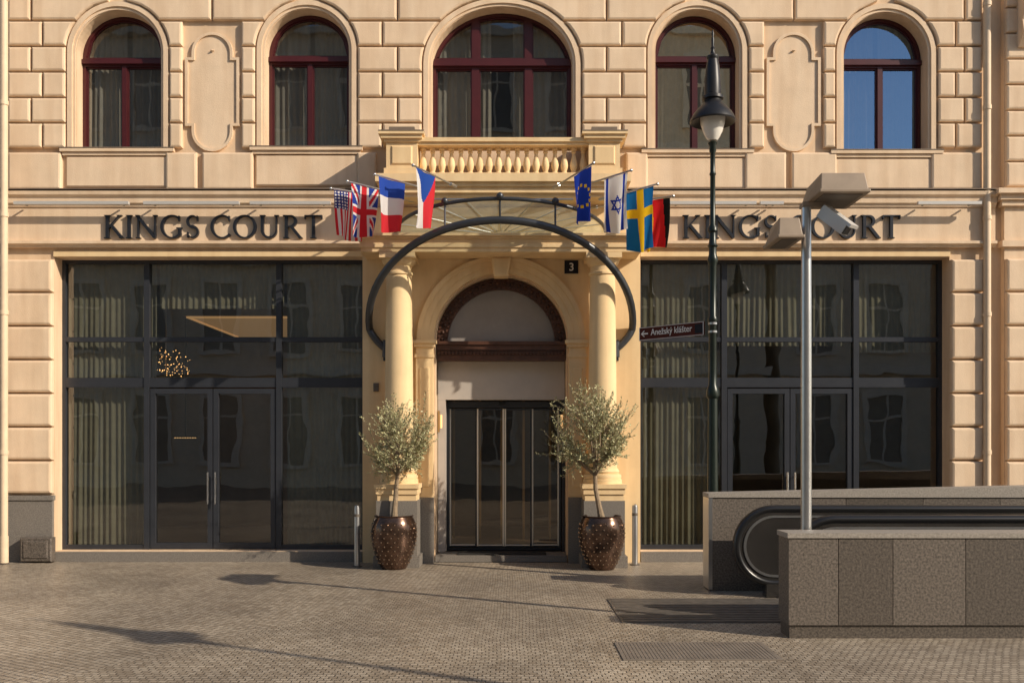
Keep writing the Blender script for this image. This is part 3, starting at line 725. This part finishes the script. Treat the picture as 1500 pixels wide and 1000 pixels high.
for fi, (tp, ip, by, yt, yi, yb, fn, lab) in enumerate(FL):
    xt, zt = P(*tp, yt); xi, zi = P(*ip, yi); T = Vector((xt, yt, zt)); I = Vector((xi, yi, zi))
    k = (yb-yt)/(yi-yt); B = T+(I-T)*k
    t = thing('flag', lab, 'flag', tuple(B), 'flags fanned out over the entrance canopy')
    out = (T-I).normalized()*.06
    q = MB(); q.tube([B, T+out], .013, 8); q.ball(T+out, .022, 8, 6); q.tube([B, B+(T-B).normalized()*.14], .024, 8); q.build('flagpole', M['steel'], t, smooth=True)
    drop = zi-PZ(by, yi)
    left, right = (T, I) if xt < xi else (I, T)
    nu, nv = 66, 44; hd = (right-left); nr = Vector((-hd.y, hd.x, 0)).normalized(); ph = random.random()*6
    vs = []
    for i in range(nu+1):
        u = i/nu
        for j in range(nv+1):
            v = j/nv; p = left.lerp(right, .5+(v-.5)*(1-.12*u)) + Vector((0, 0, -.015-drop*u*(1-.05*math.sin(3*v+ph))))
            p += nr*(.045*math.sin(v*8+ph+u*1.6)*(.2+u)); p.x += .03*math.sin(ph*3)*u*u; vs.append(p)
    me_f = [(i*(nv+1)+j, i*(nv+1)+j+1, (i+1)*(nv+1)+j+1, (i+1)*(nv+1)+j) for i in range(nu) for j in range(nv)]
    cl = MB().add(vs, me_f).build('cloth', M['flag'], t, smooth=True, weld=False)
    col = cl.data.color_attributes.new('Col', 'FLOAT_COLOR', 'CORNER')
    for pidx, poly in enumerate(cl.data.polygons):
        c0 = fn((pidx//nv+.5)/nu, (pidx % nv+.5)/nv)
        for li in poly.loop_indices: col.data[li].color = (*c0, 1)

# ------------------------------------------------------------------ letters
TK, TN, SE = .125, .058, .042
def rib(pts, ws):
    n = len(pts); L = []; R = []
    for i in range(n):
        a = Vector(pts[max(0, i-1)]); b_ = Vector(pts[min(n-1, i+1)]); t_ = (b_-a).normalized(); nn = Vector((-t_.y, t_.x)); w = ws[i]/2
        L.append(tuple(Vector(pts[i])+nn*w)); R.append(tuple(Vector(pts[i])-nn*w))
    return [[L[i], R[i], R[i+1], L[i+1]] for i in range(n-1)]
def arc(cx, cz, rx, rz, a0, a1, n=20): return [(cx+rx*math.cos(math.radians(a0+(a1-a0)*i/n)), cz+rz*math.sin(math.radians(a0+(a1-a0)*i/n))) for i in range(n+1)]
def wcos(a0, a1, n=20, tk=TK, tn=TN): return [tn+(tk-tn)*abs(math.cos(math.radians(a0+(a1-a0)*i/n)))**1.2 for i in range(n+1)]
def stem(x, w, z0=0, z1=1): return [rect(x-w/2, x+w/2, z0, z1)]
def serif(x, z, hw, up=True):
    hw *= .82; c = min(.035, hw*.3)
    return [[(x-hw, z), (x+hw, z), (x+hw-c, z+SE), (x-hw+c, z+SE)]] if up else [[(x-hw+c, z-SE), (x+hw-c, z-SE), (x+hw, z), (x-hw, z)]]
G = {}
G['I'] = (.34, [stem(.17, TK), serif(.17, 0, .17), serif(.17, 1, .17, False)])
G['K'] = (.86, [stem(.18, TK), serif(.18, 0, .17), serif(.18, 1, .17, False), rib([(.24, .44), (.7, .98)], [TN, TN]), rib([(.34, .58), (.8, .02)], [TK, TK]), serif(.7, 1, .14, False), serif(.8, 0, .12)])
G['N'] = (1.0, [stem(.14, TN), serif(.14, 0, .13), stem(.86, TN), serif(.86, 1, .13, False), rib([(.1, .97), (.86, .02)], [TK, TK]), serif(.1, 1, .12, False)])
G['T'] = (.84, [stem(.42, TK), serif(.42, 0, .17), [rect(.04, .80, 1-TN, 1)], [rect(.04, .09, .84, 1-TN)], [rect(.75, .80, .84, 1-TN)]])
G['O'] = (1.02, [rib(arc(.51, .5, .44, .48, 0, 360, 40), wcos(0, 360, 40))])
G['C'] = (.88, [rib(arc(.51, .5, .44, .48, 48, 318, 32), wcos(48, 318, 32)), [rect(.78, .83, .74, .97)]])
G['G'] = (.98, [rib(arc(.51, .5, .44, .48, 48, 325, 32), wcos(48, 325, 32)), [rect(.78, .83, .74, .97)], stem(.83, TK, .1, .46), serif(.81, .46, .16, False)])
G['U'] = (.92, [stem(.16, TK, .34, 1), serif(.16, 1, .16, False), stem(.76, TN, .34, 1), serif(.76, 1, .13, False), rib(arc(.46, .34, .30, .31, 180, 360, 18), [TK-(TK-TN)*i/18 for i in range(19)])])
G['R'] = (.84, [stem(.18, TK), serif(.18, 0, .17), rib([(.1, .97)]+arc(.34, .74, .24, .23, 90, -90, 16)+[(.2, .51)], [TN]+[TN+(TK-TN)*math.sin(PI*i/16) for i in range(17)]+[TN]), rib([(.38, .53), (.78, .02)], [TK, TK]), serif(.8, 0, .11), serif(.1, 1, .09, False)])
G['S'] = (.64, [rib(arc(.32, .735, .22, .235, 35, 270, 18)+arc(.32, .265, .22, .235, 90, -145, 18)[1:], [TN+(TK-TN)*math.exp(-((i-18)/8.0)**2) for i in range(37)]), [rect(.5, .545, .74, .97)], [rect(.09, .135, .03, .27)]])
def sign(px0, px1, label):
    Y = -.12; x0, x1 = PX(px0, Y), PX(px1, Y); zb = PZ(348.5, Y); H = .335
    t = thing('hotel_sign', label, 'sign', ((x0+x1)/2, -.06, zb), None)
    word = 'KINGS COURT'; adv = []; tot = 0
    for i, chh in enumerate(word):
        w = .36 if chh == ' ' else G[chh][0]+.085
        adv.append(tot); tot += w
    kx = (x1-x0)/(tot-.085)
    for i, chh in enumerate(word):
        if chh == ' ': continue
        q = MB(); o_ = adv[i]; layer = 0
        for polys in G[chh][1]:
            layer += 1
            for p in polys: q.prism([(x0+(o_+a)*kx, zb+b_*H) for a, b_ in p], -.061, -.11-layer*.0012)
        q.build('letter', M['letter'], t, weld=False)
sign(150, 473, 'dark metal hotel name letters on the fascia left of the flags')
sign(999, 1321, 'dark metal hotel name letters on the fascia behind the street lamp')

# small fittings
x, z = P(837, 391, -.13)
t = thing('house_number_plate', 'small dark plate with white number 3 beside the arch', 'number plate', (x, -.12, z))
MB().box(x-.10, x+.10, -.135, -.121, z-.095, z+.095).build('plate', M['navy'], t)
vs, fs = text_mesh('3', .16); MB().add([(x+v.x, -.139-v.z, z+v.y) for v in vs], fs).build('numeral', M['signwhite'], t, weld=False)
x, z = P(551, 567, -.14); q = MB(); q.boss(rect(x-.04, x+.04, z-.06, z+.06), -.12, -.15, .008); q.ball((x, -.15, z+.02), .014)
tag(q.build('intercom', M['greybeige_d']), 'small dark intercom box on the wall left of the column', 'intercom')
x0, z0 = P(29, 820, -.2); x1, z1 = P(75, 787, -.2)
q = MB(); q.boss(rect(x0, x1, .02, z1), -.07, -.2, .015); q.boss(rect(x0+.05, x1-.05, .07, z1-.05), -.199, -.215, .01)
tag(q.build('wall_box', M['granite_w']), 'low grey box at the foot of the far left granite plinth', 'box')
for a, b_, nm in ((20, 188, 'at the far left end of the cornice'), (210, 350, 'above the letters at the left of the first sign'), (366, 484, 'above the left sign, nearest the flags'), (980, 1108, 'above the right sign, nearest the flags'), (1114, 1148, 'short, above the middle of the right sign'), (1345, 1438, 'on the cornice beside the right downpipe')):
    x0, x1 = PX(a, -.26), PX(b_, -.26); z = PZ(297, -.26)
    t = thing('light_bar', 'slim pale linear lamp '+nm, 'lamp', ((x0+x1)/2, -.2, z), 'linear lamps along the cornice')
    q = MB(); q.box(x0, x1, -.27, -.21, z-.022, z+.022); q.build('housing', M['lightbar'], t)
    for u in (x0+.12, x1-.12): MB().box(u-.012, u+.012, -.23, -.11, z-.01, z+.006).build('bracket', M['black'], t)
q = MB(); q.box(CX-.64, CX+.66, -.05, .38, .101, .115); tag(q.build('door_mat', M['mat']), 'black door mat on the step before the sliding door', 'mat')

# ------------------------------------------------------------------ planters, trees, bollards
def planter():
    t = thing('planter', 'x', 'planter', (0, 0, 0), 'studded bronze planters flanking the entrance')
    prof = [(.155, 0), (.17, .005), (.185, .03), (.222, .11), (.265, .22), (.295, .33), (.312, .44), (.314, .53), (.304, .61), (.284, .67), (.268, .70), (.262, .715), (.272, .73), (.262, .74), (.25, .73), (.245, .67)]
    q = MB(); q.lathe(prof, 0, 0, 44); nf = len(q.f)
    def rad(z):
        for (r0, z0), (r1, z1) in zip(prof[:10], prof[1:11]):
            if z0 <= z <= z1 and z1 > z0: return r0+(r1-r0)*(z-z0)/(z1-z0)
        return .3
    for j in range(10):
        z = .09+j*.059; r = rad(z)
        for i in range(20):
            a = 2*PI*(i+.5*(j % 2))/20; q.ball((r*math.cos(a), r*math.sin(a), z), .0125, 6, 4)
    o = q.build('pot', M['copper'], t, smooth=True, weld=False); o.data.materials.append(M['stud'])
    for p in o.data.polygons:
        if p.index >= nf: p.material_index = 1
    MB().lathe([(.25, .64), (.25, .68), (.001, .70)], 0, 0, 24).build('soil', M['soil'], t)
    return t
plA = planter(); plA.location = (PX(577, -.80), -.80, 0); plA['label'] = 'studded bronze planter left of the entrance doors'
plB = copy_tree(plA); plB['label'] = 'studded bronze planter right of the entrance doors'
plB.location = (PX(881.5, -.88), -.88, 0)
def olive(base, trunk, crown_c, rad, seed, label, ntw):
    rnd = random.Random(seed); t = thing('olive_tree', label, 'tree', base, 'potted olive trees by the entrance')
    q = MB(); pts = [Vector(base)+Vector(p) for p in trunk]; n = len(pts)
    q.tube(pts, [.042-.014*i/(n-1)+(.012 if i == 0 else 0) for i in range(n)], 9)
    top = pts[-1]; cc = Vector(crown_c); lf = MB()
    mains = []
    for i in range(12):
        a = 2*PI*i/12+rnd.random()*.6; e_ = rnd.uniform(-.1, 1.35)
        d = Vector((math.cos(a)*math.cos(e_)*rad[0], math.sin(a)*math.cos(e_)*rad[0], math.sin(e_)*rad[1]*1.2))*.62
        end = cc+Vector((0, 0, -rad[1]*.35))+d; m_ = top.lerp(end, .5)+Vector((rnd.uniform(-.05, .05), rnd.uniform(-.05, .05), -.02))
        q.tube([top, m_, end], [.017, .012, .006], 6); mains.append((top, m_, end))
    def leaf(p, d):
        d = d.normalized(); L = rnd.uniform(.03, .06); w = L*.17; s_ = d.cross(Vector((rnd.gauss(0, 1), rnd.gauss(0, 1), rnd.gauss(0, 1))))
        if s_.length < 1e-4: return
        s_.normalize(); lf.add([p, p+d*L*.5+s_*w, p+d*L, p+d*L*.5-s_*w], [(0, 1, 2, 3)])
    lobes = []
    for i in range(16):
        v = Vector((rnd.gauss(0, 1), rnd.gauss(0, 1), rnd.gauss(0, 1))).normalized(); lobes.append((v, rnd.uniform(.74, 1.2)))
    for i in range(ntw):
        while True:
            v = Vector((rnd.uniform(-1, 1), rnd.uniform(-1, 1), rnd.uniform(-1, 1)))
            if .12 < v.length < 1: break
        d_ = v.normalized(); sc = max(lobes, key=lambda l: l[0].dot(d_))[1]
        v = d_*v.length**.52*sc*(1+.10*rnd.gauss(0, 1))
        tip = cc+Vector((v.x*rad[0]*(1 if v.z > 0 else .95), v.y*rad[0], v.z*rad[1]*(1.0 if v.z > 0 else .95)))
        best = min(mains, key=lambda m_: (m_[2]-tip).length); st = best[1].lerp(best[2], rnd.random())
        drc = (tip-st)
        if drc.length > .38: st = tip-drc.normalized()*.38
        if rnd.random() < .35: tip += Vector((0, 0, rnd.uniform(.05, .13)))
        bend = Vector((0, 0, .05*rnd.random())); mid_ = st.lerp(tip, .5)-bend*.6
        q.tube([st, mid_, tip], [.0035, .0028, .0013], 4)
        nl = 20
        for k in range(nl):
            u = .12+.88*k/(nl-1); p = (st.lerp(mid_, u*2) if u < .5 else mid_.lerp(tip, u*2-1))
            ax = (tip-mid_).normalized(); sd = Vector((rnd.gauss(0, 1), rnd.gauss(0, 1), rnd.gauss(0, .8)+.3)).normalized()
            leaf(p, ax*.7+sd*.8)
    q.build('trunk', M['bark'], t, smooth=True); lf.build('crown', M['leaf'], t, weld=False)
    return t
bA = Vector(plA.location)+Vector((0, 0, .68)); bB = Vector(plB.location)+Vector((0, 0, .68))
yA = bA.y; yB = bB.y
olive(tuple(bA), [(0, 0, 0), (.01, 0, .15), (.025, 0, .30), (.03, .01, .44), (.05, 0, .60)], (PX(588, yA), yA, PZ(645, yA)), (.51, .60), 3, 'bushy olive tree in the planter left of the doors', 370)
olive(tuple(bB), [(0, 0, 0), (-.03, 0, .15), (-.06, 0, .30), (-.085, .01, .44), (-.09, 0, .60)], (PX(873, yB), yB, PZ(634, yB)), (.60, .68), 11, 'taller wispy olive tree in the planter right of the doors', 430)
def bollard():
    t = thing('bollard', 'x', 'bollard', (0, 0, 0), 'slim steel bollards by the facade')
    MB().lathe([(.04, 0), (.04, .82), (.034, .85), (.012, .865), (.001, .868)], 0, 0, 18).build('post', M['steel'], t, smooth=True)
    q = MB(); q.lathe([(.075, 0), (.075, .012), (.042, .02)], 0, 0, 18); q.lathe([(.0415, .70), (.0415, .74)], 0, 0, 18); q.build('collar', M['greybeige_d'], t)
    return t
b1 = bollard(); b1.location = (PX(523, -.6), -.6, 0); b1['label'] = 'slim steel bollard left of the left planter'
b2 = copy_tree(b1); b2.location = (PX(930, -.4), -.4, 0); b2['label'] = 'slim steel bollard right of the right planter'

# ------------------------------------------------------------------ street lamp
ly = -2.28; lx = PX(1044, ly)
def LZ(y): return PZ(y, ly)
lamp = thing('street_lamp', 'tall dark green street lamp with bell shade and milky globe', 'street lamp', (lx, ly, 0), 'street lamps of the square')
prof = [(.08, 0), (.08, .5), (.07, .52), (.066, 1.2), (.062, 1.6), (.058, 2.27), (.068, 2.28), (.078, 2.31), (.078, 2.36), (.068, 2.4), (.052, 2.44), (.048, 2.6), (.046, 3.2), (.058, 3.22), (.058, 3.26), (.046, 3.28), (.045, 3.9), (.055, 3.93), (.066, 3.97), (.055, 4.01), (.047, 4.04), (.047, 4.12), (.064, 4.14), (.047, 4.17), (.04, 4.3), (.06, 4.32), (.06, 4.36), (.034, 4.4), (.031, 5.0), (.042, 5.02), (.031, 5.05), (.031, 5.28), (.042, 5.3), (.042, 5.36), (.06, 5.4), (.042, 5.42)]
MB().lathe(prof, lx, ly, 24).build('pole', M['lampgreen'], lamp, smooth=True)
gp_ = [(.055, LZ(206)), (.08, LZ(202)), (.118, LZ(193)), (.145, LZ(182)), (.155, LZ(172)), (.15, LZ(167))]
MB().lathe(gp_, lx, ly, 24).build('globe', M['globe'], lamp, smooth=True)
sp_ = [(.15, LZ(173)), (.268, LZ(180)), (.278, LZ(178)), (.268, LZ(174)), (.23, LZ(166)), (.165, LZ(157)), (.115, LZ(152)), (.105, LZ(147)), (.13, LZ(146)), (.13, LZ(142)), (.1, LZ(140))]
MB().lathe(sp_, lx, ly, 28).build('lamp_shade', M['lampblack'], lamp, smooth=True)
hp = [(.098, LZ(141)), (.102, LZ(132)), (.098, LZ(118)), (.085, LZ(100)), (.066, LZ(88)), (.075, LZ(86)), (.075, LZ(83)), (.036, LZ(80)), (.02, LZ(74)), (.028, LZ(71)), (.016, LZ(68)), (.02, LZ(58)), (.011, LZ(54)), (.018, LZ(50)), (.004, LZ(44))]
MB().lathe(hp, lx, ly, 20).build('finial', M['lampblack'], lamp, smooth=True)
# unseen lamp copy added outside the frame at the right to cast the foreground shadow
sl = 5.66/math.tan(EL); shadow_lamp = copy_tree(lamp); shadow_lamp.location = (PX(250, -5.55)+sl*math.cos(AZ), -5.55-sl*math.sin(AZ), 0)
shadow_lamp['label'] = 'added unseen street lamp beyond the right edge, casting the lantern shadow in the foreground'
A = Vector((PX(1036, ly)-.03, ly+.03, PZ(480, ly))); yl = -1.58; Bp = Vector((PX(937, yl), yl, PZ(489.5, yl))); Bp.z = A.z
ds = thing('direction_sign', 'brown arrow sign with white lettering fixed to the street lamp', 'sign', tuple(A))
ux = (A-Bp); Ls = ux.length; ux.normalize(); nrm = Vector((ux.y, -ux.x, 0)); up = Vector((0, 0, 1))
def SP(a, d, h): return Bp+ux*a+nrm*d+up*h
def sbox(q, a0, a1, d0, d1, h0, h1): q.add([SP(a, d, h) for h in (h0, h1) for a, d in ((a0, d0), (a1, d0), (a1, d1), (a0, d1))], [(0, 3, 2, 1), (4, 5, 6, 7), (0, 1, 5, 4), (1, 2, 6, 5), (2, 3, 7, 6), (3, 0, 4, 7)])
q = MB(); sbox(q, 0, Ls, -.012, .012, -.085, .085); q.build('plate', M['brown'], ds)
q = MB()
for h0, h1 in ((-.082, -.076), (.076, .082)): sbox(q, .004, Ls-.004, .0125, .0145, h0, h1)
for a0 in (.003, Ls-.011): sbox(q, a0, a0+.008, .0125, .0147, -.082, .082)
q.build('border', M['signwhite'], ds)
q = MB(); sbox(q, .045, .14, .0125, .015, -.009, .009)
q.add([SP(.03, .0152, 0), SP(.075, .0152, -.038), SP(.093, .0152, -.038), SP(.053, .0152, 0), SP(.093, .0152, .038), SP(.075, .0152, .038)], [(0, 1, 2, 3), (0, 3, 4, 5)]); q.build('arrow', M['signwhite'], ds)
vs, fs = text_mesh('Anežský klášter', .115, bold=.004); wv = max(v.x for v in vs)-min(v.x for v in vs); k = .62/wv
MB().add([SP(.495+v.x*k, .0145+v.z, v.y*1.0) for v in vs], fs).build('lettering', M['signwhite'], ds, weld=False)
q = MB(); sbox(q, .845, .96, .0125, .0148, -.055, .055); q.build('pictogram', M['navy'], ds)
for h in (-.05, .05):
    q = MB(); q.tube([(lx, ly, A.z+h-.012), (lx, ly, A.z+h+.012)], .055, 14); q.build('clamp', M['steel'], ds)

# ------------------------------------------------------------------ escalator entrance
wy0, wy1 = -2.83, -2.52; wx = PX(1039, wy0)
def slopewall(x0, x1, y0, y1, za, zb_, z0=0):
    q = MB(); q.add([(x0, y0, z0), (x1, y0, z0), (x1, y1, z0), (x0, y1, z0), (x0, y0, za), (x1, y0, zb_), (x1, y1, zb_), (x0, y1, za)], [(0, 3, 2, 1), (4, 5, 6, 7), (0, 1, 5, 4), (1, 2, 6, 5), (2, 3, 7, 6), (3, 0, 4, 7)]); return q
fw_ = thing('parapet_wall', 'dark granite parapet wall behind the escalator, ending at the street lamp', 'wall', (wx, wy0, 0), 'granite walls around the escalator')
xs = [wx, wx+.72, wx+1.6, wx+2.5, wx+3.4, wx+4.3, wx+6]
slope = lambda x: 1.09+(x-wx)*.022
for a, b_ in zip(xs, xs[1:]): slopewall(a+.003, b_-.003, wy0, wy1, slope(a), slope(b_)).build('granite_panel', M['granite_w'], fw_)
slopewall(wx-.012, xs[-1], wy0-.015, wy1+.015, slope(wx)+.05, slope(xs[-1])+.05, 1.092).build('coping', M['granite_cap'], fw_)
MB().box(wx-.010, wx+.035, wy0-.009, wy1+.009, .02, 1.088).build('edge_trim', M['steel'], fw_)
ny0, ny1 = -5.59, -5.27; nx = PX(1155, ny0)
nw = thing('parapet_wall', 'low dark granite wall in front of the escalator, nearest the viewer', 'wall', (nx, ny0, 0), 'granite walls around the escalator')
xs = [nx, nx+.44, nx+.92, nx+1.56, nx+2.25, nx+2.95, nx+5]
for i, (a, b_) in enumerate(zip(xs, xs[1:])):
    MB().box(a+.003, b_-.003, ny0, ny1, .12, .885).build('granite_panel', M['granite_w'], nw)
MB().box(nx+.015, xs[-1], ny0+.02, ny1-.02, .0, .12).build('wall_base', M['granite_w'], nw)
MB().box(nx-.01, xs[-1], ny0-.012, ny1+.012, .886, .93).build('coping', M['granite_cap'], nw)
esc = thing('escalator', 'black railed escalator between the two granite walls', 'escalator', (2.5, -4, 0))
def stad(x0, x1, zc, r, n=20): return [(x1, zc-r), (x1, zc+r)]+[(x0+r*math.cos(PI/2+PI*i/n), zc+r*math.sin(PI/2+PI*i/n)) for i in range(n+1)]
for yy, xs0 in ((-3.25, 2.94), (-4.75, 3.12)):
    q = MB(); q.plate([stad(xs0, 7.2, .57, .39)], yy-.04, yy+.04)
    bal = q.build('balustrade', M['escmetal'], esc)
    q = MB(); q.plate([stad(xs0, 7.2, .57, .345), stad(xs0+.004, 7.196, .57, .32)], yy-.05, yy+.05); q.build('trim', M['steel'], bal)
    pts = [(7.2, yy, .985)]+[(xs0+.415*math.cos(PI/2+PI*i/24), yy, .57+.415*math.sin(PI/2+PI*i/24)) for i in range(25)]+[(7.2, yy, .155)]
    q = MB(); q.tube(pts, .046, 14, ry=.062); q.build('handrail', M['rubber'], bal, smooth=True)
    q = MB(); q.box(xs0-.1, 7.2, yy-.09, yy+.09, .006, .15); q.build('skirt', M['escmetal'], bal)
q = MB(); q.box(3.0, 7.2, -4.65, -3.35, .005, .03)
for i in range(30): q.box(3.3, 7.2, -4.63+i*.043, -4.61+i*.043, .03, .045)
q.build('step_tread', M['plate'], esc)
q = MB(); q.box(1.05, 2.98, -4.85, -3.42, .003, .010)
for i in range(14): q.box(1.08, 2.95, -4.82+i*.1, -4.79+i*.1, .010, .014)
q.build('landing_plate', M['plate'], esc)
q = MB(); gx0, gx1, gy0, gy1 = .88, 2.15, -6.45, -5.76
q.box(gx0, gx1, gy0, gy1, .001, .006)
for x in (gx0, gx1-.03): q.box(x, x+.03, gy0, gy1, .006, .009)
for y in (gy0, gy1-.03): q.box(gx0+.03, gx1-.03, y, y+.03, .006, .0092)
for i in range(40): x = gx0+.035+i*.0305; q.box(x, x+.020, gy0+.03, gy1-.03, .006, .0085)
tag(q.build('floor_grate', M['grate']), 'rectangular iron grate set in the cobbles near the granite wall', 'grate')

# ------------------------------------------------------------------ floodlight pole
py = -5.14; pxx = PX(1181, py)
fp = thing('floodlight_pole', 'steel pole carrying boxy floodlights and a camera behind the granite wall', 'pole', (pxx, py, 0))
q = MB(); q.tube([(pxx, py, 0), (pxx, py, 3.0), (pxx, py, PZ(302, py))], [.050, .048, .044], 18); q.build('post', M['steel'], fp, smooth=True)
q = MB(); q.lathe([(.11, 0), (.11, .02), (.06, .03)], pxx, py, 18); q.build('base_flange', M['steel'], fp)
def flood(x0, x1, y0, y1, z0, z1, tp=.05):
    q = MB(); q.add([(x0, y0, z0), (x1, y0, z0), (x1, y1, z0), (x0, y1, z0), (x0+tp*.4, y0+tp, z1), (x1-tp*.4, y0+tp, z1), (x1-tp, y1-tp, z1), (x0+tp, y1-tp, z1)], [(0, 3, 2, 1), (4, 5, 6, 7), (0, 1, 5, 4), (1, 2, 6, 5), (2, 3, 7, 6), (3, 0, 4, 7)])
    q.box(x0-.012, x1+.012, y0-.012, y1+.012, z0-.012, z0+.018)
    o = q.build('floodlight', M['greybeige'], fp)
    bev = o.modifiers.new('bevel', 'BEVEL'); bev.width = .008; bev.segments = 2
    MB().box(x0+.04, x1-.04, y0+.05, y1-.05, z0-.02, z0-.0125).build('lens', M['greybeige_d'], o)
flood(2.74, 3.17, -5.52, -4.92, 3.955, 4.13)
flood(2.39, 2.61, -5.44, -4.94, 3.57, 3.75)
q = MB(); q.tube([(pxx, py, 3.66), (2.55, py-.03, 3.66)], .022, 8); q.build('bracket', M['greybeige'], fp)
q = MB(); q.box(pxx-.045, pxx+.16, py-.06, py+.06, 3.90, 3.942); q.build('bracket', M['greybeige'], fp)
a = Vector((PX(1203, py), py-.03, PZ(312, py))); b_ = Vector((PX(1228, py), py-.22, PZ(345, py)))
q = MB(); dv = (b_-a); rot = dv.to_track_quat('X', 'Z').to_matrix(); q.obox((a+b_)/2, (dv.length, .1, .1), rot); q.obox((a+b_)/2+rot @ Vector((.03, 0, .06)), (dv.length*1.1, .13, .03), rot)
cam_ = q.build('camera', M['lightbar'], fp)
q = MB(); q.obox(b_, (.02, .08, .08), rot); q.build('lens', M['rubber'], cam_)

# ------------------------------------------------------------------ buildings across the street (behind the viewer, mirrored in the glass)
def opposite(x0, x1, H, floors, label):
    oy = -25.0
    opp = thing('opposite_building', label, 'building', ((x0+x1)/2, oy-3, 0), None)
    MB().box(x0, x1, oy-6, oy, 0, H).build('wall', M['opp'], opp)
    for z in [4.6*(i+1) for i in range(floors-1)]+[H-.36]:
        MB().box(x0-.1, x1+.1, oy, oy+.3, z, z+.35).build('cornice', M['opp_trim'], opp)
    n = int((x1-x0)/2.85)
    for i in range(n):
        for j in range(floors):
            x = x0+1.6+i*2.85; z = 1.0+j*4.6
            if z+3 > H: continue
            q = MB(); q.box(x-.65, x+.65, oy+.003, oy+.05, z, z+2.7); wv_ = q.build('window', M['opp_win'], opp)
            q = MB(); q.plate([rect(x-.85, x+.85, z-.15, z+2.95), rect(x-.65, x+.65, z, z+2.7)], oy+.002, oy+.14); q.box(x-.04, x+.04, oy+.05, oy+.07, z, z+2.7); q.box(x-.65, x+.65, oy+.05, oy+.072, z+1.8, z+1.9)
            q.build('frame', M['opp_trim'], wv_)
opposite(-45, 10.5, 19, 4, 'tall pale building across the street mirrored in the left windows')
opposite(11, 45, 11.5, 2, 'lower pale building across the street mirrored in the right shopfront')

# ------------------------------------------------------------------ camera, light, sky
cam = bpy.data.cameras.new('camera'); co = bpy.data.objects.new('camera', cam); C.objects.link(co)
co.location = (0, -D, EYE); co.rotation_euler = (PI/2, 0, 0); cam.sensor_width = 36; cam.lens = 36*F/1500; cam.shift_y = 152/1500
cam.clip_end = 1000; bpy.context.scene.camera = co
sv = Vector((math.cos(AZ)*math.cos(EL), -math.sin(AZ)*math.cos(EL), math.sin(EL)))
sun = bpy.data.lights.new('sun', 'SUN'); sun.energy = 5; sun.angle = math.radians(.5); sun.color = (1, .87, .70)
so = bpy.data.objects.new('sun', sun); C.objects.link(so); so.rotation_euler = sv.to_track_quat('Z', 'Y').to_euler()
w = bpy.data.worlds.new('World'); bpy.context.scene.world = w; w.use_nodes = True; nt = w.node_tree
sk = nd(nt, 'ShaderNodeTexSky'); sk.sky_type = 'NISHITA'; sk.sun_disc = False; sk.sun_elevation = EL; sk.sun_rotation = math.atan2(sv.x, sv.y)
nt.links.new(sk.outputs[0], nt.nodes['Background'].inputs['Color']); nt.nodes['Background'].inputs['Strength'].default_value = .13
vs_ = bpy.context.scene.view_settings; vs_.view_transform = 'Standard'; vs_.look = 'None'; vs_.exposure = 0
